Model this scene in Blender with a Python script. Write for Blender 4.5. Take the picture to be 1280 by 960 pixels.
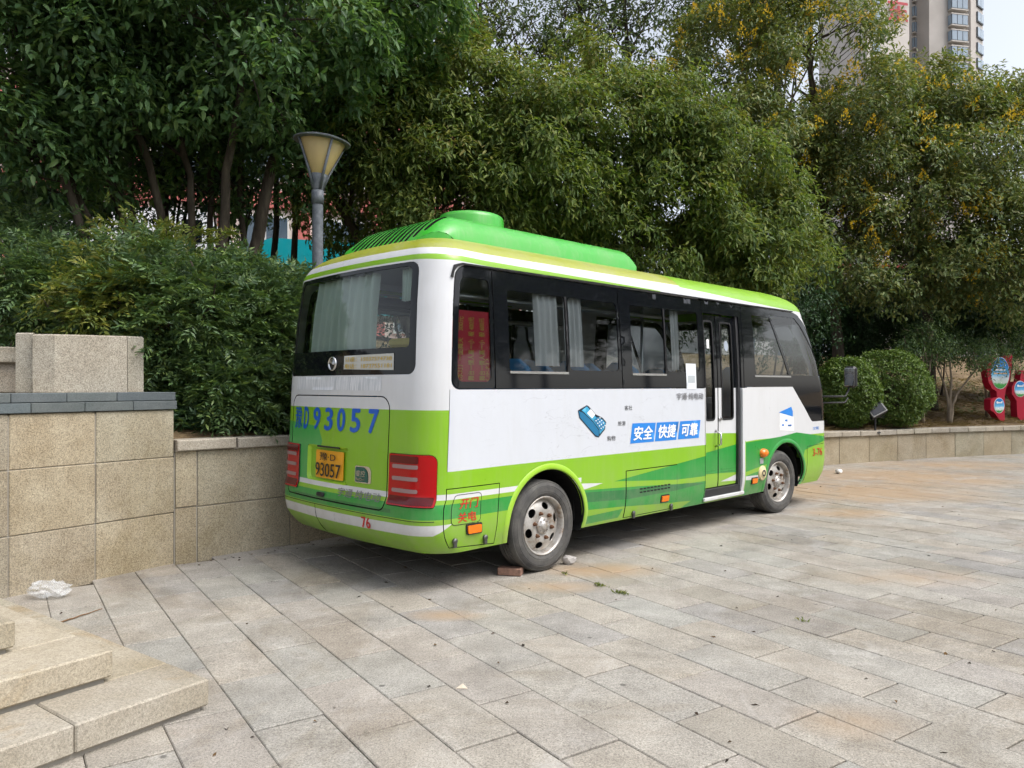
import bpy, bmesh, math, random
import numpy as np
from mathutils import Vector, Matrix
from mathutils.geometry import delaunay_2d_cdt

random.seed(7)
RNG = np.random.default_rng(11)
sc = bpy.context.scene
COL = sc.collection
for o in list(bpy.data.objects):
    bpy.data.objects.remove(o)
R = math.radians

# ------------------------------------------------------------------ camera, sky, sun, exposure
CAM_H = 1.57
FPX = 961.0                      # focal length in photograph pixels (1280 wide)
cam = bpy.data.cameras.new('camera')
cam.sensor_width = 36.0
cam.lens = FPX / 1280 * 36.0
cam.clip_start = 0.05
cam.clip_end = 2000
camo = bpy.data.objects.new('camera', cam)
COL.objects.link(camo)
camo.location = (0, 0, CAM_H)
camo.rotation_euler = (R(90.12), 0, 0)
sc.camera = camo

SUN_AZ, SUN_EL = R(112), R(56)     # azimuth clockwise from +Y
world = bpy.data.worlds.new('World')
sc.world = world
world.use_nodes = True
wn = world.node_tree
bg = wn.nodes['Background']
sky = wn.nodes.new('ShaderNodeTexSky')
sky.sky_type = 'NISHITA'
sky.sun_disc = False
sky.sun_elevation = SUN_EL
sky.sun_rotation = SUN_AZ
sky.air_density = 1.0
sky.dust_density = 4.0
sky.ozone_density = 1.0
hs = wn.nodes.new('ShaderNodeHueSaturation')
hs.inputs['Saturation'].default_value = 0.40      # thin overcast: the blue washed out
wn.links.new(sky.outputs[0], hs.inputs['Color'])
wn.links.new(hs.outputs[0], bg.inputs['Color'])
bg.inputs['Strength'].default_value = 0.15

sl = bpy.data.lights.new('sun', 'SUN')
sl.energy = 1.2
sl.angle = R(34)
sl.color = (1.0, 0.975, 0.945)
so = bpy.data.objects.new('sun', sl)
COL.objects.link(so)
sdir = Vector((math.sin(SUN_AZ) * math.cos(SUN_EL), math.cos(SUN_AZ) * math.cos(SUN_EL), math.sin(SUN_EL)))
so.rotation_euler = (-sdir).to_track_quat('-Z', 'Y').to_euler()
so.location = (10, -10, 30)

sc.view_settings.view_transform = 'Standard'
sc.view_settings.look = 'None'
sc.view_settings.gamma = 1.0
sc.view_settings.exposure = 0.88
sc.view_settings.use_curve_mapping = False
sc.render.engine = 'CYCLES'
cy = sc.cycles
cy.max_bounces = 6
cy.diffuse_bounces = 3
cy.glossy_bounces = 3
cy.transmission_bounces = 3
cy.transparent_max_bounces = 12
cy.caustics_reflective = False
cy.caustics_refractive = False
cy.use_denoising = True
cy.use_adaptive_sampling = True
cy.adaptive_threshold = 0.03
try:
    cy.denoiser = 'OPENIMAGEDENOISE'
except Exception:
    pass

# ------------------------------------------------------------------ helpers
def at(px, py, depth):
    """A place in the world: the photograph's direction (px, py) at a chosen real distance ahead."""
    return Vector(((px - 640) / FPX * depth, depth, CAM_H - (py - 482) / FPX * depth))


def mesh_data(name, verts, faces, mats=(), midx=None, smooth=False):
    me = bpy.data.meshes.new(name)
    me.from_pydata([tuple(v) for v in verts], [], [tuple(f) for f in faces])
    for m in mats:
        me.materials.append(m)
    if midx is not None:
        me.polygons.foreach_set('material_index', np.asarray(midx, dtype=np.int32))
    if smooth:
        me.polygons.foreach_set('use_smooth', np.ones(len(me.polygons), dtype=bool))
    me.update()
    return me


def link(name, me, parent=None, loc=None, rot=None):
    o = bpy.data.objects.new(name, me)
    COL.objects.link(o)
    if parent is not None:
        o.parent = parent
    if loc is not None:
        o.location = loc
    if rot is not None:
        o.rotation_euler = rot
    return o


def empty(name, loc=(0, 0, 0), rz=0.0, parent=None):
    o = bpy.data.objects.new(name, None)
    COL.objects.link(o)
    o.location = loc
    o.rotation_euler = (0, 0, rz)
    o.empty_display_size = 0.2
    if parent is not None:
        o.parent = parent
    return o


def tag(o, label=None, cat=None, group=None, kind=None):
    if label: o['label'] = label
    if cat: o['category'] = cat
    if group: o['group'] = group
    if kind: o['kind'] = kind
    return o


class MB:
    """Collects simple shapes into one mesh."""
    def __init__(self):
        self.v = []; self.f = []; self.m = []
    def add(self, vs, fs, mi=0):
        b = len(self.v)
        self.v += [tuple(x) for x in vs]
        self.f += [tuple(i + b for i in q) for q in fs]
        self.m += [mi] * len(fs)
    def box(self, c, s, rz=0.0, mi=0, bev=0.0):
        hx, hy, hz = s[0] / 2, s[1] / 2, s[2] / 2
        ca, sa = math.cos(rz), math.sin(rz)
        def T(x, y, z): return (c[0] + x * ca - y * sa, c[1] + x * sa + y * ca, c[2] + z)
        if bev <= 0:
            vs = [T(x, y, z) for z in (-hz, hz) for x, y in ((-hx, -hy), (hx, -hy), (hx, hy), (-hx, hy))]
            fs = [(3, 2, 1, 0), (4, 5, 6, 7), (0, 1, 5, 4), (1, 2, 6, 5), (2, 3, 7, 6), (3, 0, 4, 7)]
            self.add(vs, fs, mi); return
        b = min(bev, hx * .9, hy * .9, hz * .9)
        rings = []
        def ring(ix, z):
            x, y = hx - ix, hy - ix
            k = b if ix == 0 else b * .4
            return [T(-x + k, -y, z), T(x - k, -y, z), T(x, -y + k, z), T(x, y - k, z), T(x - k, y, z), T(-x + k, y, z), T(-x, y - k, z), T(-x, -y + k, z)]
        rings = [ring(b, -hz), ring(0, -hz + b), ring(0, hz - b), ring(b, hz)]
        vs = [p for r in rings for p in r]
        fs = [tuple(range(7, -1, -1)), tuple(range(24, 32))]
        for k in range(3):
            for i in range(8):
                j = (i + 1) % 8
                fs.append((k * 8 + i, k * 8 + j, k * 8 + 8 + j, k * 8 + 8 + i))
        self.add(vs, fs, mi)
    def tube(self, pts, radii, n=8, mi=0, caps=True):
        pts = [Vector(p) for p in pts]
        if not hasattr(radii, '__len__'): radii = [radii] * len(pts)
        vs = []; fs = []
        up = None
        for i, p in enumerate(pts):
            d = (pts[min(i + 1, len(pts) - 1)] - pts[max(i - 1, 0)])
            if d.length < 1e-9: d = Vector((0, 0, 1))
            d.normalize()
            if up is None:
                up = Vector((1, 0, 0)) if abs(d.x) < .9 else Vector((0, 1, 0))
            a = (up - d * up.dot(d)).normalized()
            up = a
            b = d.cross(a)
            for k in range(n):
                t = 2 * math.pi * k / n
                vs.append(p + (a * math.cos(t) + b * math.sin(t)) * radii[i])
        for i in range(len(pts) - 1):
            for k in range(n):
                l = (k + 1) % n
                fs.append((i * n + k, i * n + l, i * n + n + l, i * n + n + k))
        if caps:
            fs.append(tuple(range(n - 1, -1, -1)))
            fs.append(tuple(range((len(pts) - 1) * n, len(pts) * n)))
        self.add(vs, fs, mi)
    def prism(self, poly, axis_fn, d0, d1, mi=0):
        """poly: 2D outline, axis_fn(a, b, d) -> 3D."""
        n = len(poly)
        vs = [axis_fn(a, b, d0) for a, b in poly] + [axis_fn(a, b, d1) for a, b in poly]
        fs = [tuple(range(n - 1, -1, -1)), tuple(range(n, 2 * n))]
        for i in range(n):
            j = (i + 1) % n
            fs.append((i, j, n + j, n + i))
        self.add(vs, fs, mi)
    def lathe(self, prof, n, fn, mi=0, closed=False):
        """prof: (r, h) list; fn(r, ang, h) -> 3D."""
        vs = [fn(r, 2 * math.pi * k / n, h) for r, h in prof for k in range(n)]
        fs = []
        m = len(prof)
        for i in range(m if closed else m - 1):
            i2 = (i + 1) % m
            for k in range(n):
                l = (k + 1) % n
                fs.append((i * n + k, i * n + l, i2 * n + l, i2 * n + k))
        self.add(vs, fs, mi)
    def build(self, name, mats, parent=None, smooth=False, fix=True):
        if not isinstance(mats, (list, tuple)): mats = [mats]
        me = mesh_data(name, self.v, self.f, mats, self.m, smooth)
        if fix:
            bm = bmesh.new(); bm.from_mesh(me)
            bmesh.ops.recalc_face_normals(bm, faces=bm.faces)
            bm.to_mesh(me); bm.free()
        return link(name, me, parent)


def autosmooth(o, ang=35):
    """Flat shading across sharp edges."""
    me = o.data
    bm = bmesh.new(); bm.from_mesh(me)
    for f in bm.faces: f.smooth = True
    lim = R(ang)
    for e in bm.edges:
        if len(e.link_faces) == 2 and e.calc_face_angle(0) > lim:
            e.smooth = False
    bm.to_mesh(me); bm.free()

# ------------------------------------------------------------------ materials
def mat(name, col, rough=.6, spec=.5, metal=0.0, coat=0.0):
    m = bpy.data.materials.new(name)
    m.use_nodes = True
    b = m.node_tree.nodes['Principled BSDF']
    b.inputs['Base Color'].default_value = (*col, 1)
    b.inputs['Roughness'].default_value = rough
    b.inputs['Specular IOR Level'].default_value = spec
    b.inputs['Metallic'].default_value = metal
    if coat:
        b.inputs['Coat Weight'].default_value = coat
        b.inputs['Coat Roughness'].default_value = .08
    return m


def N(m, t, **kw):
    n = m.node_tree.nodes.new(t)
    for k, v in kw.items():
        setattr(n, k, v)
    return n


def L(m, a, b): m.node_tree.links.new(a, b)


def noise(m, vec, scale, detail=4, rough=.55, dist=0.0):
    n = N(m, 'ShaderNodeTexNoise')
    n.inputs['Scale'].default_value = scale
    n.inputs['Detail'].default_value = detail
    n.inputs['Roughness'].default_value = rough
    n.inputs['Distortion'].default_value = dist
    L(m, vec, n.inputs['Vector'])
    return n.outputs['Fac']


def ramp(m, fac, stops):
    r = N(m, 'ShaderNodeValToRGB')
    e = r.color_ramp.elements
    while len(e) > len(stops): e.remove(e[-1])
    while len(e) < len(stops): e.new(.5)
    for i, (p, c) in enumerate(stops):
        e[i].position = p
        e[i].color = (*c, 1) if hasattr(c, '__len__') else (c, c, c, 1)
    L(m, fac, r.inputs[0])
    return r.outputs[0]


def mix(m, fac, a, b, mode='MIX'):
    n = N(m, 'ShaderNodeMix', data_type='RGBA', blend_type=mode)
    if hasattr(fac, 'is_linked'): L(m, fac, n.inputs[0])
    else: n.inputs[0].default_value = fac
    for i, x in ((6, a), (7, b)):
        if hasattr(x, 'is_linked'): L(m, x, n.inputs[i])
        else: n.inputs[i].default_value = (*x, 1)
    return n.outputs[2]


def math_n(m, op, a, b=0.0, clamp=False):
    n = N(m, 'ShaderNodeMath', operation=op)
    n.use_clamp = clamp
    for i, x in enumerate((a, b)):
        if hasattr(x, 'is_linked'): L(m, x, n.inputs[i])
        else: n.inputs[i].default_value = x
    return n.outputs[0]


def bump(m, h, strength=.3, dist=.01):
    b = N(m, 'ShaderNodeBump')
    b.inputs['Strength'].default_value = strength
    b.inputs['Distance'].default_value = dist
    L(m, h, b.inputs['Height'])
    L(m, b.outputs[0], m.node_tree.nodes['Principled BSDF'].inputs['Normal'])


def wpos(m):
    return N(m, 'ShaderNodeNewGeometry').outputs['Position']


def opos(m):
    return N(m, 'ShaderNodeTexCoord').outputs['Object']


def bsdf(m): return m.node_tree.nodes['Principled BSDF']


def stone_mat(name, c0, c1, rnd='object', speck=.5, stain=None, dirt=False, tint=.25, scale=1.0):
    """Granite: fine speckle, soft mottling, a shade of its own for each stone, shaped stains."""
    m = mat(name, c0, .82, .3)
    p = wpos(m)
    g = noise(m, p, 4.2 * scale, 6, .6)
    base = mix(m, ramp(m, g, [(.32, 0.0), (.68, 1.0)]), c0, c1)
    if rnd == 'object':
        r = N(m, 'ShaderNodeObjectInfo').outputs['Random']
    else:
        r = N(m, 'ShaderNodeNewGeometry').outputs['Random Per Island']
    hue = ramp(m, r, [(0, (1 - tint, 1 - tint * .9, 1 - tint * .75)), (.3, (1.0, .97, .93)), (.55, (.93, .96, .95)), (.8, (1.06, 1.03, .97)), (1, (.88, .86, .8))])
    base = mix(m, 1.0, base, hue, 'MULTIPLY')
    s1 = noise(m, p, 95, 2, .8)
    base = mix(m, speck, base, ramp(m, s1, [(.33, (.45, .43, .4)), (.5, (1, 1, 1)), (.68, (1.35, 1.33, 1.28))]), 'MULTIPLY')
    s3 = noise(m, p, 210, 1, .8)
    base = mix(m, speck * .8, base, ramp(m, s3, [(.36, (.55, .54, .52)), (.5, (1, 1, 1)), (.66, (1.3, 1.3, 1.28))]), 'MULTIPLY')
    s2 = noise(m, p, 34, 3, .7)
    base = mix(m, speck * .55, base, ramp(m, s2, [(.35, (.72, .7, .68)), (.55, (1.1, 1.1, 1.1))]), 'MULTIPLY')
    big = noise(m, p, .9, 4, .6, .4)
    base = mix(m, ramp(m, big, [(.42, 0.0), (.72, .55)]), base, mix(m, 1.0, base, (.74, .71, .66), 'MULTIPLY'))
    if stain is not None:
        st = noise(m, p, .62, 5, .68, 1.2)
        base = mix(m, ramp(m, st, [(.52, 0.0), (.60, .6), (.8, .85)]), base, mix(m, 1.0, base, stain, 'MULTIPLY'))
    if dirt:
        # dry earth washed off the bank beside the front wheel, and rust-brown runs behind the rear wheel
        tot = None
        for (cx, cy, rx, ry, k) in ((5.0, 11.4, 1.9, 1.3, 1.0), (6.6, 13.2, 2.2, 1.5, 1.0), (8.6, 15.2, 2.0, 1.0, .7), (4.1, 9.5, .7, .4, .7), (.75, 6.55, .5, .28, .8), (.35, 6.0, .4, .2, .55), (-.45, 5.25, .28, .14, .55), (3.3, 6.3, .8, .3, .35), (1.6, 3.6, .3, .2, .4)):
            sp = N(m, 'ShaderNodeSeparateXYZ'); L(m, p, sp.inputs[0])
            dx = math_n(m, 'DIVIDE', math_n(m, 'SUBTRACT', sp.outputs[0], cx), rx)
            dy = math_n(m, 'DIVIDE', math_n(m, 'SUBTRACT', sp.outputs[1], cy), ry)
            d = math_n(m, 'SQRT', math_n(m, 'ADD', math_n(m, 'MULTIPLY', dx, dx), math_n(m, 'MULTIPLY', dy, dy)))
            f = math_n(m, 'MULTIPLY', math_n(m, 'SUBTRACT', 1.15, d, True), k)
            tot = f if tot is None else math_n(m, 'MAXIMUM', tot, f)
        w = noise(m, p, 1.8, 6, .7, .8)
        fac = math_n(m, 'MULTIPLY', tot, ramp(m, w, [(.30, 0.1), (.55, 1.0)]))
        fac = math_n(m, 'MULTIPLY', fac, 1.5, True)
        base = mix(m, fac, base, mix(m, .35, base, (.36, .25, .14)))
        base = mix(m, math_n(m, 'MULTIPLY', fac, .62), base, (.34, .235, .14))
        # pale mineral bloom in drifting patches
        bl = noise(m, p, 1.3, 6, .75, 1.5)
        base = mix(m, ramp(m, bl, [(.56, 0.0), (.70, .42)]), base, (.46, .44, .41))
        # long-dried wet patches, greyer and darker
        wt = noise(m, p, .45, 6, .7, 2.0)
        base = mix(m, ramp(m, wt, [(.55, 0.0), (.60, .34), (.75, .42)]), base, mix(m, 1.0, base, (.66, .68, .70), 'MULTIPLY'))
        # gum spots
        vo = N(m, 'ShaderNodeTexVoronoi'); vo.inputs['Scale'].default_value = 2.3
        L(m, p, vo.inputs['Vector'])
        base = mix(m, ramp(m, vo.outputs['Distance'], [(.028, .75), (.045, 0.0)]), base, (.07, .065, .06))
    L(m, base, bsdf(m).inputs['Base Color'])
    bump(m, math_n(m, 'ADD', s1, math_n(m, 'MULTIPLY', s2, .6)), .35, .004)
    return m


def leaf_mat(name, cols, rough=.45, trans=.34, spec=.35):
    m = bpy.data.materials.new(name)
    m.use_nodes = True
    b = bsdf(m)
    r = N(m, 'ShaderNodeNewGeometry').outputs['Random Per Island']
    n = len(cols)
    col = ramp(m, r, [((i + .0) / max(1, n - 1), c) for i, c in enumerate(cols)])
    L(m, col, b.inputs['Base Color'])
    b.inputs['Roughness'].default_value = rough
    b.inputs['Specular IOR Level'].default_value = spec
    t = N(m, 'ShaderNodeBsdfTranslucent')
    L(m, mix(m, 1.0, col, (1.25, 1.3, .6), 'MULTIPLY'), t.inputs['Color'])
    ms = N(m, 'ShaderNodeMixShader')
    ms.inputs[0].default_value = trans
    L(m, b.outputs[0], ms.inputs[1]); L(m, t.outputs[0], ms.inputs[2])
    L(m, ms.outputs[0], m.node_tree.nodes['Material Output'].inputs['Surface'])
    return m


def bark_mat(name, c0, c1):
    m = mat(name, c0, .9, .2)
    p = opos(m)
    mp = N(m, 'ShaderNodeMapping'); mp.inputs['Scale'].default_value = (14, 14, 3)
    L(m, p, mp.inputs[0])
    n = noise(m, mp.outputs[0], 1.0, 6, .65)
    L(m, ramp(m, n, [(.3, c0), (.7, c1)]), bsdf(m).inputs['Base Color'])
    bump(m, n, .6, .02)
    return m


def paint_mat(name, col, rough=.32, dirt=.25):
    """Bus paint: clear coat, faint grime and sun bleaching."""
    m = mat(name, col, rough, .5)
    b = bsdf(m)
    p = opos(m)
    mp = N(m, 'ShaderNodeMapping'); mp.inputs['Scale'].default_value = (1.2, 1.2, .5)
    L(m, p, mp.inputs[0])
    n = noise(m, mp.outputs[0], 3.0, 6, .65)
    st = N(m, 'ShaderNodeMapping'); st.inputs['Scale'].default_value = (9, 9, .7)
    L(m, p, st.inputs[0])
    n2 = noise(m, st.outputs[0], 3.0, 4, .6)
    c = mix(m, ramp(m, n, [(.45, 0.0), (.8, dirt)]), col, (.32, .3, .24))
    c = mix(m, ramp(m, n2, [(.5, 0.0), (.8, dirt * .7)]), c, (.4, .38, .3))
    # road dust thrown up over the skirts
    sp0 = N(m, 'ShaderNodeSeparateXYZ'); L(m, p, sp0.inputs[0])
    low_ = math_n(m, 'SUBTRACT', 1.0, math_n(m, 'DIVIDE', math_n(m, 'SUBTRACT', sp0.outputs[2], .3), .55), True)
    n5 = noise(m, p, 7, 5, .7)
    dust = math_n(m, 'MULTIPLY', low_, ramp(m, n5, [(.35, 0.05), (.7, .42)]))
    c = mix(m, dust, c, (.27, .235, .18))
    wv = noise(m, p, 2.2, 2, .5)
    bump(m, wv, .10, .05)
    L(m, c, b.inputs['Base Color'])
    L(m, ramp(m, n, [(.3, rough * .8), (.75, rough * 1.5)]), b.inputs['Roughness'])
    b.inputs['Coat Weight'].default_value = .25
    b.inputs['Coat Roughness'].default_value = .12
    return m


def glass_mat(name, tint, ior=1.5, refl=1.0):
    m = bpy.data.materials.new(name)
    m.use_nodes = True
    nt = m.node_tree
    nt.nodes.remove(bsdf(m))
    t = N(m, 'ShaderNodeBsdfTransparent'); t.inputs[0].default_value = (*tint, 1)
    g = N(m, 'ShaderNodeBsdfGlossy'); g.inputs['Roughness'].default_value = .03
    g.inputs[0].default_value = (refl, refl, refl, 1)
    f = N(m, 'ShaderNodeFresnel'); f.inputs[0].default_value = ior
    ms = N(m, 'ShaderNodeMixShader')
    L(m, f.outputs[0], ms.inputs[0]); L(m, t.outputs[0], ms.inputs[1]); L(m, g.outputs[0], ms.inputs[2])
    L(m, ms.outputs[0], nt.nodes['Material Output'].inputs['Surface'])
    return m


M = {}
M['tile'] = stone_mat('paving_granite', (.275, .261, .242), (.372, .355, .331), 'object', .65, (.78, .74, .68), True, tint=.15)
M['tile_far'] = stone_mat('paving_granite_far', (.275, .261, .242), (.372, .355, .331), 'island', .65, (.78, .74, .68), True, tint=.15)
M['joint'] = mat('joint_sand', (.14, .125, .105), .95, .1)
M['wall'] = stone_mat('wall_granite', (.315, .268, .195), (.40, .358, .28), 'object', .75, (.82, .8, .72), tint=.2, scale=.8)
M['cap'] = stone_mat('coping_granite', (.34, .31, .26), (.43, .40, .35), 'object', .6, (.8, .78, .72), tint=.2)
M['step'] = stone_mat('step_granite', (.33, .295, .23), (.42, .39, .335), 'object', .5, (.80, .64, .42), tint=.12, scale=.6)
M['plinth'] = stone_mat('block_granite', (.36, .325, .275), (.43, .40, .35), 'object', .8, (.85, .8, .74), tint=.05)
M['slate'] = stone_mat('slate_tile', (.095, .115, .125), (.13, .15, .16), 'object', .3, None, tint=.2)
M['mortar'] = mat('mortar', (.30, .28, .245), .95, .1)
M['concrete'] = mat('wall_core', (.2, .18, .15), .95, .1)

def earth_mat():
    m = mat('bank_earth', (.2, .15, .1), .95, .1)
    p = wpos(m)
    n = noise(m, p, 2.2, 7, .7)
    n2 = noise(m, p, 17, 4, .7)
    c = ramp(m, n, [(.3, (.075, .055, .035)), (.5, (.17, .125, .075)), (.7, (.27, .205, .125))])
    c = mix(m, .6, c, ramp(m, n2, [(.3, (.6, .58, .55)), (.7, (1.25, 1.2, 1.1))]), 'MULTIPLY')
    L(m, c, bsdf(m).inputs['Base Color'])
    bump(m, n2, .8, .05)
    return m
M['earth'] = earth_mat()

# ------------------------------------------------------------------ ground and paving
def sheet(name, x0, x1, y0, y1, z, m):
    return link(name, mesh_data(name, [(x0, y0, z), (x1, y0, z), (x1, y1, z), (x0, y1, z)], [(0, 1, 2, 3)], [m]))

tag(sheet('ground', -600, 600, -600, 900, -0.032, M['joint']), kind='structure')

WALL = [(-2.986, 6.80), (-1.96, 7.86), (.2, 10.05), (2.2, 12.0), (4.0, 13.72), (6.26, 15.22), (8.9, 16.6), (11.8, 17.75), (16.0, 18.9), (26.0, 20.6)]
def path_len():
    s = [0]
    for a, b in zip(WALL, WALL[1:]): s.append(s[-1] + math.hypot(b[0] - a[0], b[1] - a[1]))
    return s
WS = path_len()
def _sm(ts, vals, t): return float(np.interp(t, ts, vals))
def wall_pt(s):
    # smoothed path: average of a few linear samples
    x = y = 0
    for d in (-.7, -.35, 0, .35, .7):
        q = min(max(s + d, 0), WS[-1])
        x += _sm(WS, [p[0] for p in WALL], q); y += _sm(WS, [p[1] for p in WALL], q)
    if s < .7: return Vector((_sm(WS, [p[0] for p in WALL], s), _sm(WS, [p[1] for p in WALL], s), 0))
    return Vector((x / 5, y / 5, 0))
def wall_dir(s):
    a, b = wall_pt(max(0, s - .05)), wall_pt(min(WS[-1], s + .05))
    return (b - a).normalized()
def wall_top(s):
    return float(np.interp(s, [0, 1.8, 6.5, 11.0, 14, 40], [1.09, 1.07, .84, .66, .64, .67]))
LEFT_A = Vector((-2.986, 6.80, 0))
LEFT_D = Vector((-.558, -.83, 0))           # the tall wall runs back to the left of the camera

def behind_wall(x, y, m=.12):
    p = Vector((x, y, 0))
    q = p - LEFT_A
    nl = Vector((-.83, .558, 0))
    if q.dot(LEFT_D) > -.05:
        return q.dot(nl) > m
    d = np.array(WALL)
    best = 1e9; sgn = 0
    for a, b in zip(WALL, WALL[1:]):
        A, B = Vector((*a, 0)), Vector((*b, 0))
        t = max(0, min(1, (p - A).dot(B - A) / (B - A).length_squared))
        c = A + (B - A) * t
        dd = (p - c).length
        if dd < best:
            best = dd
            nn = Vector((-(B - A).y, (B - A).x, 0)).normalized()
            sgn = (p - c).dot(nn)
    return sgn > m

paving = empty('paving')
tag(paving, kind='structure')
D1 = Vector((-.557, .8305, 0)); D2 = Vector((.8305, .557, 0))
TL_, TW_ = .664, .332
def tile_mesh(l, w, z0=-.04):
    g = .0016; c = .0045
    vs = []
    for (ix, z) in ((g, z0), (g, -c), (g + c, 0)):
        x, y = l / 2 - ix - .0042, w / 2 - ix
        vs += [(-x, -y, z), (x, -y, z), (x, y, z), (-x, y, z)]
    fs = [(8, 9, 10, 11)]
    for k in (0, 4):
        for i in range(4):
            j = (i + 1) % 4
            fs.append((k + i, k + j, k + 4 + j, k + 4 + i))
    return vs, fs
tv, tf = tile_mesh(TL_, TW_)
tile_me = mesh_data('paving_stone', tv, tf, [M['tile']])
cands = []
rot = math.atan2(D1.y, D1.x)
for j in range(-20, 95):
    offs = (j % 2) * .5 * TL_ + [.0, .02, -.03, .01, .04][j % 5]
    for i in range(-26, 40):
        c = D2 * (1.969 + .166 + (j - 6) * TW_) + D1 * (3.55 + offs + i * TL_)
        if c.y < .9 or c.y > 24 or abs(c.x) > 26: continue
        if abs(c.x) > c.y * .72 + 1.6: continue
        if behind_wall(c.x, c.y, .22): continue
        cands.append((c.y ** 3, c))
cands.sort(key=lambda q: q[0])
vis = []; rest = []
for k, c in cands:
    px = 640 + FPX * c.x / c.y; py = 482 + FPX * CAM_H / c.y
    inb = -40 < px < 1320 and py < 985
    (vis if inb else rest).append(c)
rest += vis[300:]
vis = vis[:300]
for c in vis:
    o = link('paving_stone', tile_me, paving, (c.x, c.y, random.uniform(-.003, .002)), (random.gauss(0, .0025), random.gauss(0, .0025), rot + random.gauss(0, .0015)))
mb = MB()
ca, sa = math.cos(rot), math.sin(rot)
for c in rest:
    z = random.uniform(-.0025, .0015)
    mb.add([(c.x + x * ca - y * sa, c.y + x * sa + y * ca, zz + z) for x, y, zz in tv], tf)
o = mb.build('paving_stones_far', M['tile_far'], paving, fix=False)
o['kind'] = 'stuff'

# ------------------------------------------------------------------ walls
def ribbon_block(mb, s0, s1, z0, z1, front, back, n=2, bev=.006, mi=0):
    """A stone that follows the curved low wall."""
    vs = []; fs = []
    m = n + 1
    for k in range(m):
        s = s0 + (s1 - s0) * k / n
        p = wall_pt(s); d = wall_dir(s); nn = Vector((-d.y, d.x, 0))
        f = p + nn * front; b = p + nn * back
        e = bev if k in (0, n) else 0
        sx = d * (e if k == 0 else -e)
        for q, z in ((f + nn * bev, z0), (f + sx, z0 + bev), (f + sx, z1 - bev), (f + nn * bev + sx * .5, z1), (b, z1), (b, z0)):
            vs.append((q.x, q.y, z))
    for k in range(n):
        for i in range(6):
            j = (i + 1) % 6
            fs.append((k * 6 + i, k * 6 + 6 + i, k * 6 + 6 + j, k * 6 + j))
    fs.append(tuple(range(6))); fs.append(tuple(range(n * 6 + 5, n * 6 - 1, -1)))
    mb.add(vs, fs, mi)

low = empty('low_wall', LEFT_A)
tag(low, 'long low granite clad retaining wall with pale coping curving behind the bus', 'wall')
def in_low(mbx, name, m):
    o = mbx.build(name, m, None)
    o.parent = low
    o.matrix_parent_inverse = Matrix.Translation(-LEFT_A)
    return o
core = MB()
s = 0.0
while s < WS[-1] - .2:
    s2 = min(s + .6, WS[-1])
    ribbon_block(core, s, s2 + .001, -.03, min(wall_top(s), wall_top(s2)) - .11, .012, .3, 1, .001)
    s = s2
in_low(core, 'wall_core', M['mortar'])
s = .004
k = 0
widths = [.20, .93, .92, .9]
while s < WS[-1] - 1.0:
    w = widths[k] if k < len(widths) else .9
    s2 = s + w
    top = wall_top((s + s2) / 2) - .102
    mid = max(.0, top - .505)
    t2 = wall_top(s2) - .102
    if top > .62:
        for (a, b) in ((-.03, mid - .004), (mid + .004, top)):
            q = MB(); ribbon_block(q, s + .003, s2 - .003, a, b, random.uniform(-.003, .003), .05, 3)
            in_low(q, 'wall_panel', M['wall'])
    else:
        q = MB(); ribbon_block(q, s + .003, s2 - .003, -.03, top, random.uniform(-.003, .003), .05, 3)
        in_low(q, 'wall_panel', M['wall'])
    s = s2; k += 1
s = .002; k = 0
while s < WS[-1] - 1.0:
    w = .56
    s2 = s + w
    t = wall_top((s + s2) / 2)
    q = MB(); ribbon_block(q, s + .002, s2 - .002, t - .1, t, -.045 + random.uniform(-.003, .003), .32, 2, .01)
    in_low(q, 'coping_stone', M['cap'])
    s = s2

# tall wall at the left
tall = empty('retaining_wall', LEFT_A)
tag(tall, 'tall granite clad retaining wall with dark slate capping at the left', 'wall')
NL = Vector((-.83, .558, 0)).normalized(); LD = LEFT_D.normalized()
trz = math.atan2(LD.y, LD.x)
def tall_box(mbx, a0, a1, z0, z1, f, b, bev=.006):
    c = LD * ((a0 + a1) / 2) + NL * ((f + b) / 2)
    mbx.box((c.x, c.y, (z0 + z1) / 2), (a1 - a0, b - f, z1 - z0), trz, 0, bev)
q = MB(); tall_box(q, .06, 5.4, -.03, 1.34, .010, .35, 0); tall_box(q, .06, .4, -.03, 1.34, .36, 3.2, 0)
q.build('wall_core', M['mortar'], tall)
xs = [0, .69, 1.33, 1.98, 2.63, 3.28, 3.93, 4.58, 5.23]
zs = [-.03, .45, .94, 1.36]
for a, b in zip(xs, xs[1:]):
    for z0, z1 in zip(zs, zs[1:]):
        q = MB(); f = random.uniform(-.004, .003); tall_box(q, a + .004, b - .004, z0 + (.002 if z0 > 0 else 0), z1 - .003, f, .06)
        q.build('wall_panel', M['wall'], tall)
for i in range(4):
    for z0, z1 in zip(zs, zs[1:]):
        q = MB(); c0 = .07 + i * .75; tall_box(q, -.001, .05, z0, z1 - .003, c0, c0 + .745)
        q.build('wall_panel', M['wall'], tall)
x = -.015
i = 0
while x < 5.2:
    q = MB(); tall_box(q, x + .002, x + .398, 1.362, 1.437, -.02, .30, .004); q.build('slate_tile', M['slate'], tall)
    q = MB(); tall_box(q, x + .002 + (.13 if i else 0), x + .398 + .13, 1.441, 1.512, .0, .34, .004); q.build('slate_tile', M['slate'], tall)
    x += .4; i += 1
terr = empty('terrace', LEFT_A)
tag(terr, kind='structure')
i = 0
for a in np.arange(.02, 5.2, .8):
    for b in (.345, 1.15, 1.95):
        q = MB(); tall_box(q, a, a + .794, 1.40, 1.49, b, b + .8, .004)
        q.build('terrace_slab', M['cap'], terr)

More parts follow.
